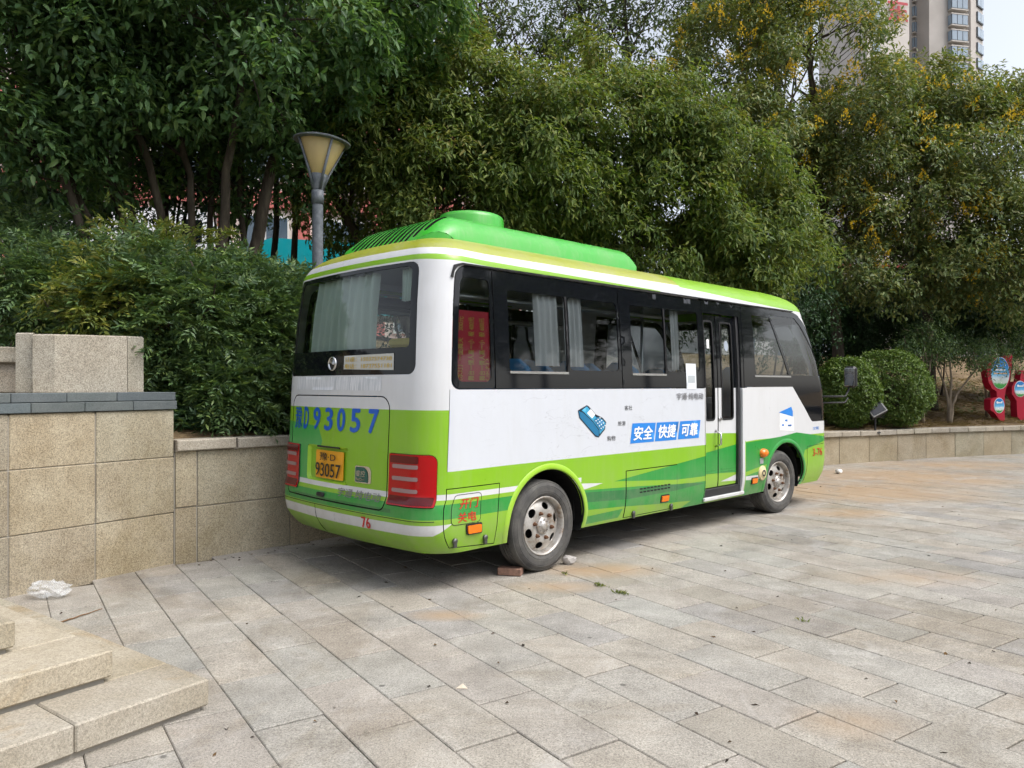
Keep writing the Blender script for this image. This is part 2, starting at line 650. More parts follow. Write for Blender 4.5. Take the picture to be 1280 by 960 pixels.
# stone block and bench end standing on the terrace
blk = at(100, 490, 6.65); blk.z = 1.491
b0 = empty('stone_block', (blk.x, blk.y, 1.513), R(28))
tag(b0, 'pale faceted granite block standing on the slate capping', 'stone block')
q = MB()
H_ = .485
pl = [(-.40, -.02), (-.20, -.16), (.36, -.16), (.38, .06), (.56, .08), (.57, .42), (-.46, .42), (-.52, .16)]
pl = [(-.34, -.13), (-.18, -.20), (.36, -.20), (.365, .0), (.365, .28), (-.34, .28)]
def prism_bev(mbx, pl, z0, z1, bev):
    n = len(pl); cx = sum(p[0] for p in pl) / n; cy = sum(p[1] for p in pl) / n
    def sh(p, k): return (cx + (p[0] - cx) * k, cy + (p[1] - cy) * k)
    rings = [[(x, y, z0) for x, y in pl], [(x, y, z1 - bev) for x, y in pl], [(*sh(p, 1 - bev * 2.2), z1) for p in pl]]
    vs = [p for r in rings for p in r]
    fs = [tuple(range(n - 1, -1, -1)), tuple(range(2 * n, 3 * n))]
    for k in (0, 1):
        for i in range(n):
            j = (i + 1) % n
            fs.append((k * n + i, k * n + j, k * n + n + j, k * n + n + i))
    mbx.add(vs, fs)
prism_bev(q, pl, -.0, H_, .012)
q.build('block', M['plinth'], b0)
q = MB(); prism_bev(q, [(-.47, .0), (-.345, -.06), (-.345, .285), (.37, .285), (.37, .06), (.50, .10), (.50, .52), (-.44, .55)], 0, H_ + .015, .012)
q.build('rear_block', M['plinth'], b0)
bn = empty('stone_bench', at(8, 470, 7.3).to_tuple()[:2] + (1.491,), R(45))
tag(bn, 'low granite bench with two stacked slabs beside the faceted block', 'bench')
q = MB(); q.box((-.35, .1, .37), (.95, .36, .15), 0, 0, .01); q.build('seat', M['plinth'], bn)
q = MB(); q.box((-.35, .12, .16), (.9, .28, .3), 0, 0, .01); q.build('base', M['plinth'], bn)

# corner steps at lower left
steps = empty('stone_steps', (-1.466, 3.726, 0))
tag(steps, 'pale granite corner steps at the lower left of the plaza', 'steps')
SA = Vector((-.59, -.807, 0)); SB = Vector((-.81, .586, 0))
SB = Vector((-.807, .59, 0))
srz = math.atan2(SA.y, SA.x)
def step_slab(a0, a1, b0, b1, z0, z1, lip=.014):
    q = MB()
    c = SA * ((a0 + a1) / 2) + SB * ((b0 + b1) / 2)
    q.box((c.x, c.y, (z0 + z1) / 2 + .012), (a1 - a0, b1 - b0, z1 - z0 - .024), srz, 0, .008)
    return q.build('step_slab', M['step'], steps)
def step_core(a0, b0, z0, z1):
    q = MB(); a1, b1 = 3.6, 2.9
    c = SA * ((a0 + a1) / 2) + SB * ((b0 + b1) / 2)
    q.box((c.x, c.y, (z0 + z1) / 2), (a1 - a0, b1 - b0, z1 - z0), srz, 0, 0)
    q.build('step_core', M['mortar'], steps)
for lv in range(5):
    o0 = lv * .315
    z0, z1 = lv * .15, lv * .15 + .15
    a0 = o0 * .92; bb = o0 * 1.1
    step_core(a0 + .03, bb + .03, z0 - (.03 if lv == 0 else 0.02), z1 - .02)
    # front row along SA, side row along SB
    a = a0; first = True
    while a < 3.6:
        w = .62 if first else .95
        step_slab(a + (.002 if not first else 0), min(a + w, 3.6) - .002, bb, bb + .37, z0, z1)
        a += w; first = False
    b = bb + .374
    while b < 2.8:
        step_slab(a0, a0 + .37, b, min(b + .9, 2.9) - .004, z0, z1)
        b += .9
q = MB()
c = SA * 2.6 + SB * 2.3
q.box((c.x, c.y, .675), (2.0, 1.2, .15), srz, 0, .01)
q.build('landing', M['step'], steps)

# ------------------------------------------------------------------ the planted bank behind the walls
def bank_z(s, d):
    t = wall_top(max(0, min(s, WS[-1]))) - .05
    left = max(0.0, min(1.0, (13.0 - s) / 6.0))
    rise = (1 - left) * (0.17 * d if d < 9 else 1.53 + .06 * (d - 9)) + left * (.26 * d if d < 9 else 2.34 + .05 * (d - 9))
    bumps = .05 * math.sin(3.1 * s + d) * min(1, d) + .04 * math.sin(2.3 * d - 1.7 * s) * min(1, d)
    return t + rise + bumps
SS = list(np.arange(-9, 0, 1.0)) + list(np.arange(0, WS[-1] + .1, .5)) + [WS[-1] + 12, WS[-1] + 40]
DD = [.10, .3, .6, 1, 1.5, 2, 2.6, 3.3, 4, 5, 6.5, 8, 10, 13, 18, 25, 40, 70]
vs = []; fs = []
for s in SS:
    p = wall_pt(max(0, min(s, WS[-1])))
    d = wall_dir(max(0.0, min(s, WS[-1])))
    if s < 0: p = p + d * s + Vector((-.71, .71, 0)) * 1.2
    if s > WS[-1]: p = p + d * (s - WS[-1])
    nn = Vector((-d.y, d.x, 0))
    for dd in DD:
        q = p + nn * dd
        vs.append((q.x, q.y, bank_z(s, dd)))
nD = len(DD)
for i in range(len(SS) - 1):
    for j in range(nD - 1):
        fs.append((i * nD + j, (i + 1) * nD + j, (i + 1) * nD + j + 1, i * nD + j + 1))
bank_me = mesh_data('bank', vs, fs, [M['earth']], None, True)
tag(link('bank', bank_me), kind='structure')
BV = np.array(vs)
def ground_z(x, y):
    d = (BV[:, 0] - x) ** 2 + (BV[:, 1] - y) ** 2
    i = np.argsort(d)[:4]
    w = 1 / (d[i] + 1e-4)
    return float((BV[i, 2] * w).sum() / w.sum())

# ------------------------------------------------------------------ minibus
BUS_ANG = R(45.4)
bu = Vector((math.sin(BUS_ANG), math.cos(BUS_ANG), 0)); bnv = Vector((math.cos(BUS_ANG), -math.sin(BUS_ANG), 0))
HWD = 1.125
bO = Vector((.236, 6.47, 0)) + bnv * .03 - bnv * HWD
bus = empty('minibus', bO, math.pi / 2 - BUS_ANG)
tag(bus, 'green and white electric minibus parked beside the low granite wall', 'bus')

ZK = [.28, .36, .46, .56, .66, .72, 1.0, 1.3, 1.55, 1.9, 2.2, 2.5]
WK = [1.075, 1.10, 1.12, 1.125, 1.125, 1.125, 1.125, 1.125, 1.122, 1.108, 1.09, 1.065]
XR = [-1.10, -1.19, -1.245, -1.255, -1.25, -1.225, -1.215, -1.20, -1.19, -1.17, -1.145, -1.105]
XF = [5.66, 5.74, 5.78, 5.80, 5.80, 5.80, 5.79, 5.78, 5.74, 5.60, 5.42, 5.20]
ta, tb = -.95, 5.32
Lc, LR, Lfc, Lfh = .42, 1.73, .50, .80
t1_, t2_ = -.5, 3.6
SC = ta - Lc - LR / 2
SMAX = tb + Lfc + Lfh
SMIN = 2 * SC - SMAX
RA, RB, RV = .50, .285, .60
VT = 2.5 + RV + .48
def surf(S, V):
    S = np.asarray(S, float); V = np.asarray(V, float)
    z = np.minimum(V, 2.5)
    w = np.interp(z, ZK, WK); xr = np.interp(z, ZK, XR); xf = np.interp(z, ZK, XF)
    e = np.maximum(V - 2.5, 0)
    ph = np.clip(e / RV, 0, 1) * math.pi / 2
    ins = RA * (1 - np.cos(ph)); zz = z + RB * np.sin(ph)
    e2 = np.maximum(e - RV, 0)
    ins = ins + e2; zz = zz + .03 * e2
    w = w - ins; xr = xr + ins * .8; xf = xf - ins * 1.75
    r = np.clip(.27 - .12 * ins, .1, .3); rf = np.clip(.33 - .12 * ins, .1, .4)
    r = np.minimum(r, w - .005); rf = np.minimum(rf, w - .005)
    mir = S < SC
    s = np.where(mir, 2 * SC - S, S)
    x = np.zeros_like(s); y = np.zeros_like(s)
    bow = .05
    q = np.clip((s - SC) / (LR / 2), 0, 1)
    k = s <= ta - Lc
    x = np.where(k, xr - bow * (1 - q ** 2), x); y = np.where(k, -q * (w - r), y)
    k = (s > ta - Lc) & (s <= ta)
    f = np.clip((s - (ta - Lc)) / Lc, 0, 1) * math.pi / 2
    x = np.where(k, xr + r - r * np.cos(f), x); y = np.where(k, -(w - r) - r * np.sin(f), y)
    k = (s > ta) & (s <= tb)
    t = np.clip(s, ta, tb)
    xa = xr + r; xb = xf - rf
    xx = np.where(t < t1_, t1_ - (t1_ - t) * (t1_ - xa) / (t1_ - ta), np.where(t > t2_, t2_ + (t - t2_) * (xb - t2_) / (tb - t2_), t))
    x = np.where(k, xx, x); y = np.where(k, -w, y)
    k = (s > tb) & (s <= tb + Lfc)
    f = np.clip((s - tb) / Lfc, 0, 1) * math.pi / 2
    x = np.where(k, xf - rf + rf * np.sin(f), x); y = np.where(k, -(w - rf) - rf * np.cos(f), y)
    k = s > tb + Lfc
    q = np.clip((s - tb - Lfc) / Lfh, 0, 1)
    x = np.where(k, xf + .06 * (1 - (1 - q) ** 2), x); y = np.where(k, -(w - rf) * (1 - q), y)
    y = np.where(mir, -y, y)
    return np.stack([x, y, zz], -1)

def surf_n(S, V):
    h = .004
    a = surf(np.asarray(S) + h, V) - surf(np.asarray(S) - h, V)
    b = surf(S, np.asarray(V) + h) - surf(S, np.asarray(V) - h)
    n = np.cross(a, b)
    n /= np.linalg.norm(n, axis=-1, keepdims=True) + 1e-12
    return n

def s_l(l):
    """rear: distance l inwards from the right side plane -> surface coordinate"""
    y = l - HWD
    half = HWD - .27
    if abs(y) <= half: return SC - y / half * (LR / 2)
    f = math.asin(min(1, (abs(y) - half) / .27)) / (math.pi / 2) * Lc
    return SC - math.copysign(LR / 2 + f, y)

def inpoly(P, poly):
    x, y = P[:, 0], P[:, 1]
    res = np.zeros(len(P), bool)
    n = len(poly)
    for i in range(n):
        x0, y0 = poly[i]; x1, y1 = poly[(i + 1) % n]
        if y0 == y1: continue
        c = ((y0 > y) != (y1 > y)) & (x < (x1 - x0) * (y - y0) / (y1 - y0) + x0)
        res ^= c
    return res

def dens(poly, step=.05):
    out = []
    n = len(poly)
    for i in range(n):
        a = poly[i]; b = poly[(i + 1) % n]
        d = math.hypot(b[0] - a[0], b[1] - a[1])
        k = max(1, int(math.ceil(d / step)))
        for j in range(k):
            out.append((a[0] + (b[0] - a[0]) * j / k, a[1] + (b[1] - a[1]) * j / k))
    return out

def rrect(x0, x1, y0, y1, r=.04, n=4):
    if not hasattr(r, '__len__'): r = (r,) * 4
    out = []
    for (cx, cy, a0, rr) in ((x1 - r[0], y0 + r[0], -90, r[0]), (x1 - r[1], y1 - r[1], 0, r[1]), (x0 + r[2], y1 - r[2], 90, r[2]), (x0 + r[3], y0 + r[3], 180, r[3])):
        for k in range(n + 1):
            a = R(a0 + 90 * k / n)
            out.append((cx + rr * math.cos(a), cy + rr * math.sin(a)))
    return out

def cdt_fill(outer, holes=(), extra=(), grid=(), step=.05):
    vs = []; es = []
    for p in [outer] + list(holes) + list(extra):
        p = dens(p, step)
        b = len(vs)
        vs += p
        es += [(b + i, b + (i + 1) % len(p)) for i in range(len(p))]
    vs += list(grid)
    r = delaunay_2d_cdt([Vector(v) for v in vs], es, [], 0, 1e-5)
    V = np.array([tuple(v) for v in r[0]]); T = np.array(r[2])
    C = V[T].mean(1)
    keep = inpoly(C, outer)
    for h in holes: keep &= ~inpoly(C, h)
    T = T[keep]; C = C[keep]
    used = np.unique(T)
    mp = -np.ones(len(V), int); mp[used] = np.arange(len(used))
    return V[used], mp[T], C

LIV = []          # livery: (outline in surface coordinates, material slot), later entries lie on top
LM = []           # materials of the livery
def skin(name, outer, holes=(), parent=bus, off=0.0, lip=0.0, mats=None, livery=True, gs=.07, fn=surf, nfn=surf_n, smooth=True, lipmat=None):
    xs = [p[0] for p in outer]; ys = [p[1] for p in outer]
    x0, x1, y0, y1 = min(xs), max(xs), min(ys), max(ys)
    gx = []
    x = x0
    while x < x1:
        gx.append(x)
        cor = False
        if fn is surf:
            for c in (ta - Lc / 2, 2 * SC - (ta - Lc / 2), tb + Lfc / 2, 2 * SC - tb - Lfc / 2):
                if abs(x - c) < .3: cor = True
        x += .03 if cor else gs
    gy = np.arange(y0 + .5 * gs, y1, gs * .8)
    G = np.array([(a, b) for a in gx for b in gy]) if len(gy) and len(gx) else np.zeros((0, 2))
    if len(G):
        k = inpoly(G, outer)
        for h in holes: k &= ~inpoly(G, h)
        G = G[k]
    extra = []
    if livery:
        bb = (x0, x1, y0, y1)
        for p, m in LIV:
            px = [q[0] for q in p]; py = [q[1] for q in p]
            if max(px) < x0 or min(px) > x1 or max(py) < y0 or min(py) > y1: continue
            cl = [(min(max(a, x0 - .01), x1 + .01), min(max(b, y0 - .01), y1 + .01)) for a, b in p]
            extra.append(p)
    V, T, C = cdt_fill(outer, holes, extra, [tuple(g) for g in G])
    mi = np.zeros(len(T), int)
    if livery:
        for p, m in LIV:
            mi[inpoly(C, p)] = m
        mats = LM
    P = fn(V[:, 0], V[:, 1]); Nn = nfn(V[:, 0], V[:, 1])
    P = P + Nn * off
    a, b, c = P[T[:, 0]], P[T[:, 1]], P[T[:, 2]]
    fnrm = np.cross(b - a, c - a)
    flip = (fnrm * Nn[T[:, 0]]).sum(1) < 0
    T[flip] = T[flip][:, ::-1]
    verts = P.tolist(); faces = T.tolist(); midx = mi.tolist()
    mats = list(mats)
    if lip:
        from collections import Counter
        cnt = Counter()
        dirn = {}
        for t in faces:
            for i in range(3):
                e = (t[i], t[(i + 1) % 3]); k = (min(e), max(e))
                cnt[k] += 1; dirn[k] = e
        idx = {}
        Q = P - Nn * lip
        ml = 0
        if lipmat is not None:
            mats.append(lipmat); ml = len(mats) - 1
        for k, n_ in cnt.items():
            if n_ == 1:
                e = dirn[k]
                ids = []
                for v in e:
                    for tag_, src in (('a', P), ('b', Q)):
                        if (v, tag_) not in idx:
                            idx[(v, tag_)] = len(verts); verts.append(src[v].tolist())
                    ids.append((idx[(v, 'a')], idx[(v, 'b')]))
                faces.append([ids[1][0], ids[0][0], ids[0][1], ids[1][1]]); midx.append(ml)
    me = mesh_data(name, verts, faces, mats, midx, smooth)
    return link(name, me, parent)

# paints
P_WHITE = paint_mat('paint_white', (.61, .62, .635), .32, .14)
def wrap_mat():
    m = paint_mat('vinyl_wrap', (.56, .585, .63), .42, .10)
    b = bsdf(m)
    old = b.inputs['Base Color'].links[0].from_socket
    p = opos(m)
    mp = N(m, 'ShaderNodeMapping'); mp.inputs['Scale'].default_value = (.9, .9, 2.6); L(m, p, mp.inputs[0])
    n = noise(m, mp.outputs[0], 1.7, 4, .6, .7)
    d = math_n(m, 'ABSOLUTE', math_n(m, 'SUBTRACT', n, .5))
    n3 = noise(m, p, 1.1, 2)
    brk = ramp(m, n3, [(.46, 0.0), (.58, 1.0)])
    ln = math_n(m, 'MULTIPLY', ramp(m, d, [(.0, 1.0), (.0045, 0.0)]), math_n(m, 'MULTIPLY', brk, .38))
    L(m, mix(m, ln, old, (.22, .22, .24)), b.inputs['Base Color'])
    n4 = noise(m, p, 5, 3)
    bump(m, n4, .12, .02)
    return m
P_WRAP = wrap_mat()
P_LIME = paint_mat('paint_lime', (0.205, 0.426, 0.010), .33, .12)
P_LIME2 = paint_mat('paint_lime_light', (0.295, 0.541, 0.025), .33, .1)
P_EMER = paint_mat('paint_emerald', (0.007, 0.255, 0.030), .33, .12)
P_TEAL = paint_mat('paint_dark_green', (0.003, 0.145, 0.030), .33, .12)
P_MINT = paint_mat('paint_mid_green', (0.060, 0.357, 0.076), .33, .12)
P_OLIVE = paint_mat('paint_olive', (0.304, 0.336, 0.032), .4, .35)
P_ACG = paint_mat('paint_roof_green', (0.032, 0.352, 0.020), .38, .2)
LM += [P_WHITE, P_WRAP, P_LIME, P_LIME2, P_EMER, P_TEAL, P_MINT, P_OLIVE]
W_, WR_, LI_, L2_, EM_, TE_, MI_, OL_, BK_ = range(9)
BLACK = mat('black_glass_border', (.006, .007, .009), .05, .35)
BLACKP = mat('black_plastic', (.018, .018, .02), .45, .4)
RUBBER = mat('rubber_seal', (.012, .012, .013), .6, .3)
CHROME = mat('chrome', (.62, .62, .63), .22, .5, 1.0)
GLASS = glass_mat('tinted_glass', (.72, .77, .78), 1.45)
GLASS_R = glass_mat('rear_glass', (.84, .92, .89), 1.45)
TEXT_BLUE = mat('lettering_blue', (.008, .10, .50), .4)
SIGN_BLUE = mat('sign_blue', (.015, .20, .62), .4)
TEXT_RED = mat('lettering_red', (.50, .02, .015), .45)
TEXT_GREY = mat('lettering_grey', (.17, .17, .18), .4)
TEXT_BLACK = mat('lettering_black', (.012, .012, .012), .5)
TEXT_WHITE = mat('lettering_white', (.82, .82, .82), .45)
PLATE_Y = mat('plate_yellow', (.78, .36, .015), .45)
AMBER = mat('amber_lens', (.75, .18, .005), .2, .6)

LM.append(BLACK)
def refl(poly): return [(2 * SC - a, b) for a, b in poly]
def both(poly, m): LIV.append((poly, m)); LIV.append((refl(poly), m))

BIG = 20
# lower lime field all round, top line 0.935 on the sides, 1.385 round the tail
LIV.append(([(SMIN - 1, .2), (SMAX + 1, .2), (SMAX + 1, .935), (SMIN - 1, .935)], LI_))
LIV.append(([(2 * SC + 1.03, .9), (-1.03, .9), (-1.03, 1.385), (2 * SC + 1.03, 1.385)], LI_))
# white advertising wrap
both([(-1.03, .925), (-.4, .932), (1.0, .938), (2.53, .938), (2.53, 1.54), (-1.03, 1.54)], WR_)
# tail: mint field, white pinstripe, dark green, lower white stripe
LIV.append(([(s_l(2.2), .755), (s_l(1.55), .755), (s_l(1.40), 1.1), (s_l(1.48), 1.22), (s_l(2.2), 1.26)], MI_))
both([(SC - .1, .715), (.5, .715), (.5, .757), (SC - .1, .757)], W_)
both([(SC - .1, .572), (.45, .572), (.45, .682), (SC - .1, .682)], EM_)
both([(SC - .1, .60), (s_l(.4), .60), (s_l(.4), .632), (SC - .1, .632)], TE_)
LIV.append((refl([(SC - .05, .445), (s_l(.05), .452), (-1.06, .475), (-.955, .535), (-1.1, .53), (SC - .05, .527)]), W_))
LIV.append(([(SC - .05, .445), (s_l(.05), .452), (-1.06, .475), (-.955, .535), (-1.1, .53), (SC - .05, .527)], W_))
# middle skirt
both([(.971, .682), (2.012, .77), (2.60, .82), (2.60, .60), (2.012, .609)], EM_)
both([(.40, .715), (.497, .704), (.805, .681), (.55, .648), (.40, .66)], W_)
both([(.45, .645), (1.4, .60), (2.221, .552), (2.60, .548), (2.60, .25), (.45, .25)], EM_)
both([(.45, .625), (1.173, .585), (2.2, .557), (2.56, .525), (2.0, .50), (1.173, .495), (.45, .535)], TE_)
both([(.45, .465), (1.138, .431), (1.6, .40), (2.30, .36), (2.0, .25), (.45, .25)], LI_)
both([(.45, .395), (1.121, .41), (1.069, .33), (.45, .325)], EM_)
# front part
both([(3.42, .925), (4.08, .951), (4.588, .99), (4.588, 1.05), (5.65, 1.12), (5.65, 1.56), (3.42, 1.56)], W_)
both([(3.42, .915), (3.524, .915), (4.227, .943), (4.627, .977), (5.60, .866), (4.84, .74), (4.6, .25), (3.42, .25)], EM_)
both([(3.42, .575), (4.03, .645), (4.03, .60), (3.42, .528)], LI_)
both([(3.42, .524), (3.96, .512), (3.96, .463), (3.42, .48)], W_)
both([(5.56, .25), (5.70, .25), (5.68, 1.5), (5.62, 1.5), (5.60, .7)], W_)
# roof edge bands
LIV.append(([(SMIN - 1, 2.665), (2 * SC + .6, 2.665), (2 * SC + 1.15, 2.685), (2 * SC + 1.4, 2.70), (-1.4, 2.70), (-1.15, 2.685), (-.6, 2.665), (SMAX + 1, 2.665), (SMAX + 1, 9), (SMIN - 1, 9)], OL_))
both([(SC - .1, 2.555), (-1.4, 2.555), (-1.15, 2.54), (-.6, 2.522), (1.8, 2.518), (1.8, 2.535), (-.6, 2.58), (-1.15, 2.602), (-1.4, 2.615), (SC - .1, 2.615)], LI_)
both([(2.2, 2.64), (2.7, 2.62), (3.6, 2.575), (5.2, 2.53), (SMAX + 1, 2.53), (SMAX + 1, 9), (1.4, 9)], LI_)

LIV.append(([(2.5, 1.545), (3.45, 1.545), (3.45, 2.512), (2.5, 2.51)], BK_))
# openings
QW = rrect(-1.015, -.545, 1.545, 2.49, (.03, .02, .09, .08))
BAND = [(-.55, 1.545), (2.55, 1.545), (2.55, 2.495), (-.55, 2.49)]
BANDALL = rrect(-1.02, 2.555, 1.54, 2.497, (.02, .02, .10, .07))
DOOR = [(2.56, .345), (3.395, .345), (3.395, 2.505), (2.56, 2.50)]
FWIN = [(3.405, 1.552), (4.56, 1.555), (5.02, 1.115), (5.06, 1.10), (5.52, 1.10), (5.56, 1.14), (5.57, 1.5), (5.53, 1.9), (5.46, 2.2), (5.38, 2.38), (5.28, 2.47), (5.15, 2.50), (3.405, 2.505)]
REARW = rrect(s_l(2.10), s_l(.20), 1.655, 2.535, (.075, .09, .09, .075), 5)
HATCH = rrect(s_l(2.0), s_l(.47), .605, 1.49, (.07, .11, .09, .05), 5)
LAMP = rrect(s_l(.45), -1.105, .66, 1.055, (.015, .06, .01, .01), 4)
def arch(cx, cz, r):
    return [(cx + r * math.cos(R(a)), max(.2, cz + r * .98 * math.sin(R(a)))) for a in np.linspace(-35, 215, 34)]
AR1, AR2 = arch(.08, .40, .470), arch(4.36, .40, .470)
FLAP1 = [(-1.035, .345), (-.53, .315), (-.495, .80), (-1.035, .80)]
FLAP2 = rrect(1.145, 2.01, .315, .768, .008)
WSH = rrect(SMAX - Lfh - .35, SMAX + 1, 1.25, 2.50, .05)
holes = [BANDALL, refl(BANDALL), DOOR, FWIN, refl(FWIN), REARW, HATCH, LAMP, refl(LAMP), AR1, AR2, refl(AR1), refl(AR2), FLAP1, FLAP2, WSH, refl(WSH)]
LBAND2 = refl([(2.6, 1.545), (3.45, 1.545), (3.45, 2.497), (2.6, 2.497)])
body = skin('body', [(SMIN, .30), (SMAX, .30), (SMAX, VT), (SMIN, VT)], holes, lip=.02, lipmat=RUBBER)
# roof crown closing piece
loop = surf(np.linspace(SMIN, SMAX, 140), np.full(140, VT))
link('roof_crown', mesh_data('roof_crown', loop.tolist(), [tuple(range(len(loop)))], [P_OLIVE]), bus)

def inset(poly, d):
    P = np.array(poly); c = P.mean(0)
    n = len(P); out = []
    area = sum(P[i][0] * P[(i + 1) % n][1] - P[(i + 1) % n][0] * P[i][1] for i in range(n))
    sg = 1 if area > 0 else -1
    for i in range(n):
        a, b, c2 = P[i - 1], P[i], P[(i + 1) % n]
        e1 = b - a; e2 = c2 - b
        n1 = np.array([-e1[1], e1[0]]) / (np.linalg.norm(e1) + 1e-9); n2 = np.array([-e2[1], e2[0]]) / (np.linalg.norm(e2) + 1e-9)
        m = n1 + n2
        m = m / max(.35, (1 + n1 @ n2))
        out.append(tuple(b + sg * d * m))
    return out

def window(outline, panes, parent=bus, glass=GLASS, seal=True, name='window'):
    w = skin(name, inset(outline, .004), panes, parent, -.001, .012, [BLACK], False, lipmat=RUBBER)
    for p in panes:
        g = skin('pane', inset(p, -.006), (), w, -.007, 0, [glass], False)
    return w

PW = [rrect(-.965, -.585, 1.60, 2.405, .05)]
qw = window(QW, PW)
def side_windows(fl):
    f = refl if fl else (lambda p: p)
    w2 = window(f([(-.538, 1.545), (1.105, 1.545), (1.085, 2.488), (-.538, 2.488)]), [f(rrect(-.375, .325, 1.69, 2.345, .025)), f(rrect(.365, 1.06, 1.705, 2.345, .045))])
    w3 = window(f([(1.111, 1.545), (2.55, 1.545), (2.55, 2.49), (1.091, 2.488)]), [f(rrect(1.265, 1.815, 1.69, 2.345, .025)), f(rrect(1.85, 2.46, 1.715, 2.35, .045))])
    return w2, w3
wA, wB = side_windows(False)
wC, wD = side_windows(True)
window(refl(QW), [refl(PW[0])])
# bright aluminium rails under the sliding panes
for (w, s0, s1) in ((wA, -.38, .335), (wB, 1.26, 1.825)):
    skin('sliding_rail', [(s0, 1.668), (s1, 1.668), (s1, 1.688), (s0, 1.688)], (), w, .008, .01, [CHROME], False)
    skin('sash_edge', [(s1 - .012, 1.688), (s1 + .008, 1.688), (s1 + .004, 2.345), (s1 - .016, 2.345)], (), w, .008, .008, [RUBBER], False)
for f in (lambda p: p, refl):
    fw = window(f(FWIN), [f([(3.66, 1.70), (4.50, 1.70), (4.22, 2.40), (3.66, 2.40)]), f([(4.56, 1.70), (5.42, 1.70), (5.36, 2.05), (5.22, 2.34), (5.10, 2.43), (4.26, 2.43)])])
    skin('sliding_rail', f([(3.64, 1.672), (4.54, 1.672), (4.54, 1.692), (3.64, 1.692)]), (), fw, .008, .01, [CHROME], False)
# windscreen
wsp = [SMAX - Lfh - .30]
for f in (lambda p: p, refl):
    window(f(rrect(SMAX - Lfh - .35, SMAX - .004, 1.255, 2.495, .04)), [f(rrect(SMAX - Lfh - .27, SMAX - .01, 1.33, 2.40, .05))], name='windscreen')
# rear window
PR = rrect(s_l(2.045), s_l(.275), 1.865, 2.495, (.03, .05, .06, .03), 4)
rw = window(REARW, [PR], glass=GLASS_R, name='rear_window')

# rain gutter above the side windows
for f in (lambda p: p, refl):
    skin('rain_gutter', f([(-1.05, 2.40), (-1.03, 2.39), (-1.025, 2.44), (-1.0, 2.478), (-.95, 2.497), (5.1, 2.507), (5.1, 2.522), (-.96, 2.515), (-1.03, 2.49)]), (), bus, .014, .014, [RUBBER], False)

# panel seams: thin recessed sealant beads
def seam(name, pts, r=.0028, parent=bus):
    P_ = np.array(dens(pts + pts[::-1], .04)[:len(dens(pts + pts[::-1], .04)) // 2 + 1])
    X = surf(P_[:, 0], P_[:, 1]) + surf_n(P_[:, 0], P_[:, 1]) * .0005
    q = MB(); q.tube([tuple(p_) for p_ in X], r, 4); q.build(name, RUBBER, parent)
seam('panel_seam', [(2.545, .31), (2.545, 1.54)])
seam('panel_seam', [(4.90, .33), (4.90, .78), (5.38, .80)])
seam('panel_seam', [(s_l(1.45), .31), (s_l(1.45), .56)], .002)
seam('panel_seam', [(-1.10, .56), (SC, .565), (2 * SC + 1.10, .56)], .0025)
seam('panel_seam', [(-1.03, .925), (-1.03, 1.54)], .002)
# rear hatch, flaps
hatch = skin('rear_hatch', inset(HATCH, .010), [rrect(s_l(1.66), s_l(.985), .755, 1.06, .03)], bus, 0, .015, lipmat=RUBBER)
RECESS = rrect(s_l(1.665), s_l(.98), .75, 1.065, .035)
skin('plate_recess', RECESS, (), hatch, -.028, 0, [P_LIME], False)
# sloping cheeks of the recess
rc = MB()
o1 = dens(rrect(s_l(1.66), s_l(.985), .755, 1.06, .03), .06); 
i1 = dens(rrect(s_l(1.635), s_l(1.01), .775, 1.035, .03), .06)
kk = min(len(o1), len(i1))
def resample(poly, n):
    P = np.array(poly + [poly[0]]); d = np.r_[0, np.cumsum(np.linalg.norm(np.diff(P, axis=0), axis=1))]
    t = np.linspace(0, d[-1], n + 1)[:-1]
    return np.stack([np.interp(t, d, P[:, 0]), np.interp(t, d, P[:, 1])], 1)
A1 = resample(o1, 60); A2 = resample(i1, 60)
Pa = surf(A1[:, 0], A1[:, 1]); Pb = surf(A2[:, 0], A2[:, 1]) - surf_n(A2[:, 0], A2[:, 1]) * .027
rc.add(Pa.tolist() + Pb.tolist(), [(i, (i + 1) % 60, 60 + (i + 1) % 60, 60 + i) for i in range(60)])
rc.build('recess_cheek', P_LIME2, hatch, True)

plate = skin('license_plate', rrect(s_l(1.52), s_l(1.07), .785, 1.02, .012), (), bus, -.012, .006, [PLATE_Y], False)
flap1 = skin('service_flap', inset(FLAP1, .007), (), bus, 0, .015, lipmat=RUBBER)
flap2 = skin('battery_flap', inset(FLAP2, .008), (), bus, .004, .018, lipmat=RUBBER)

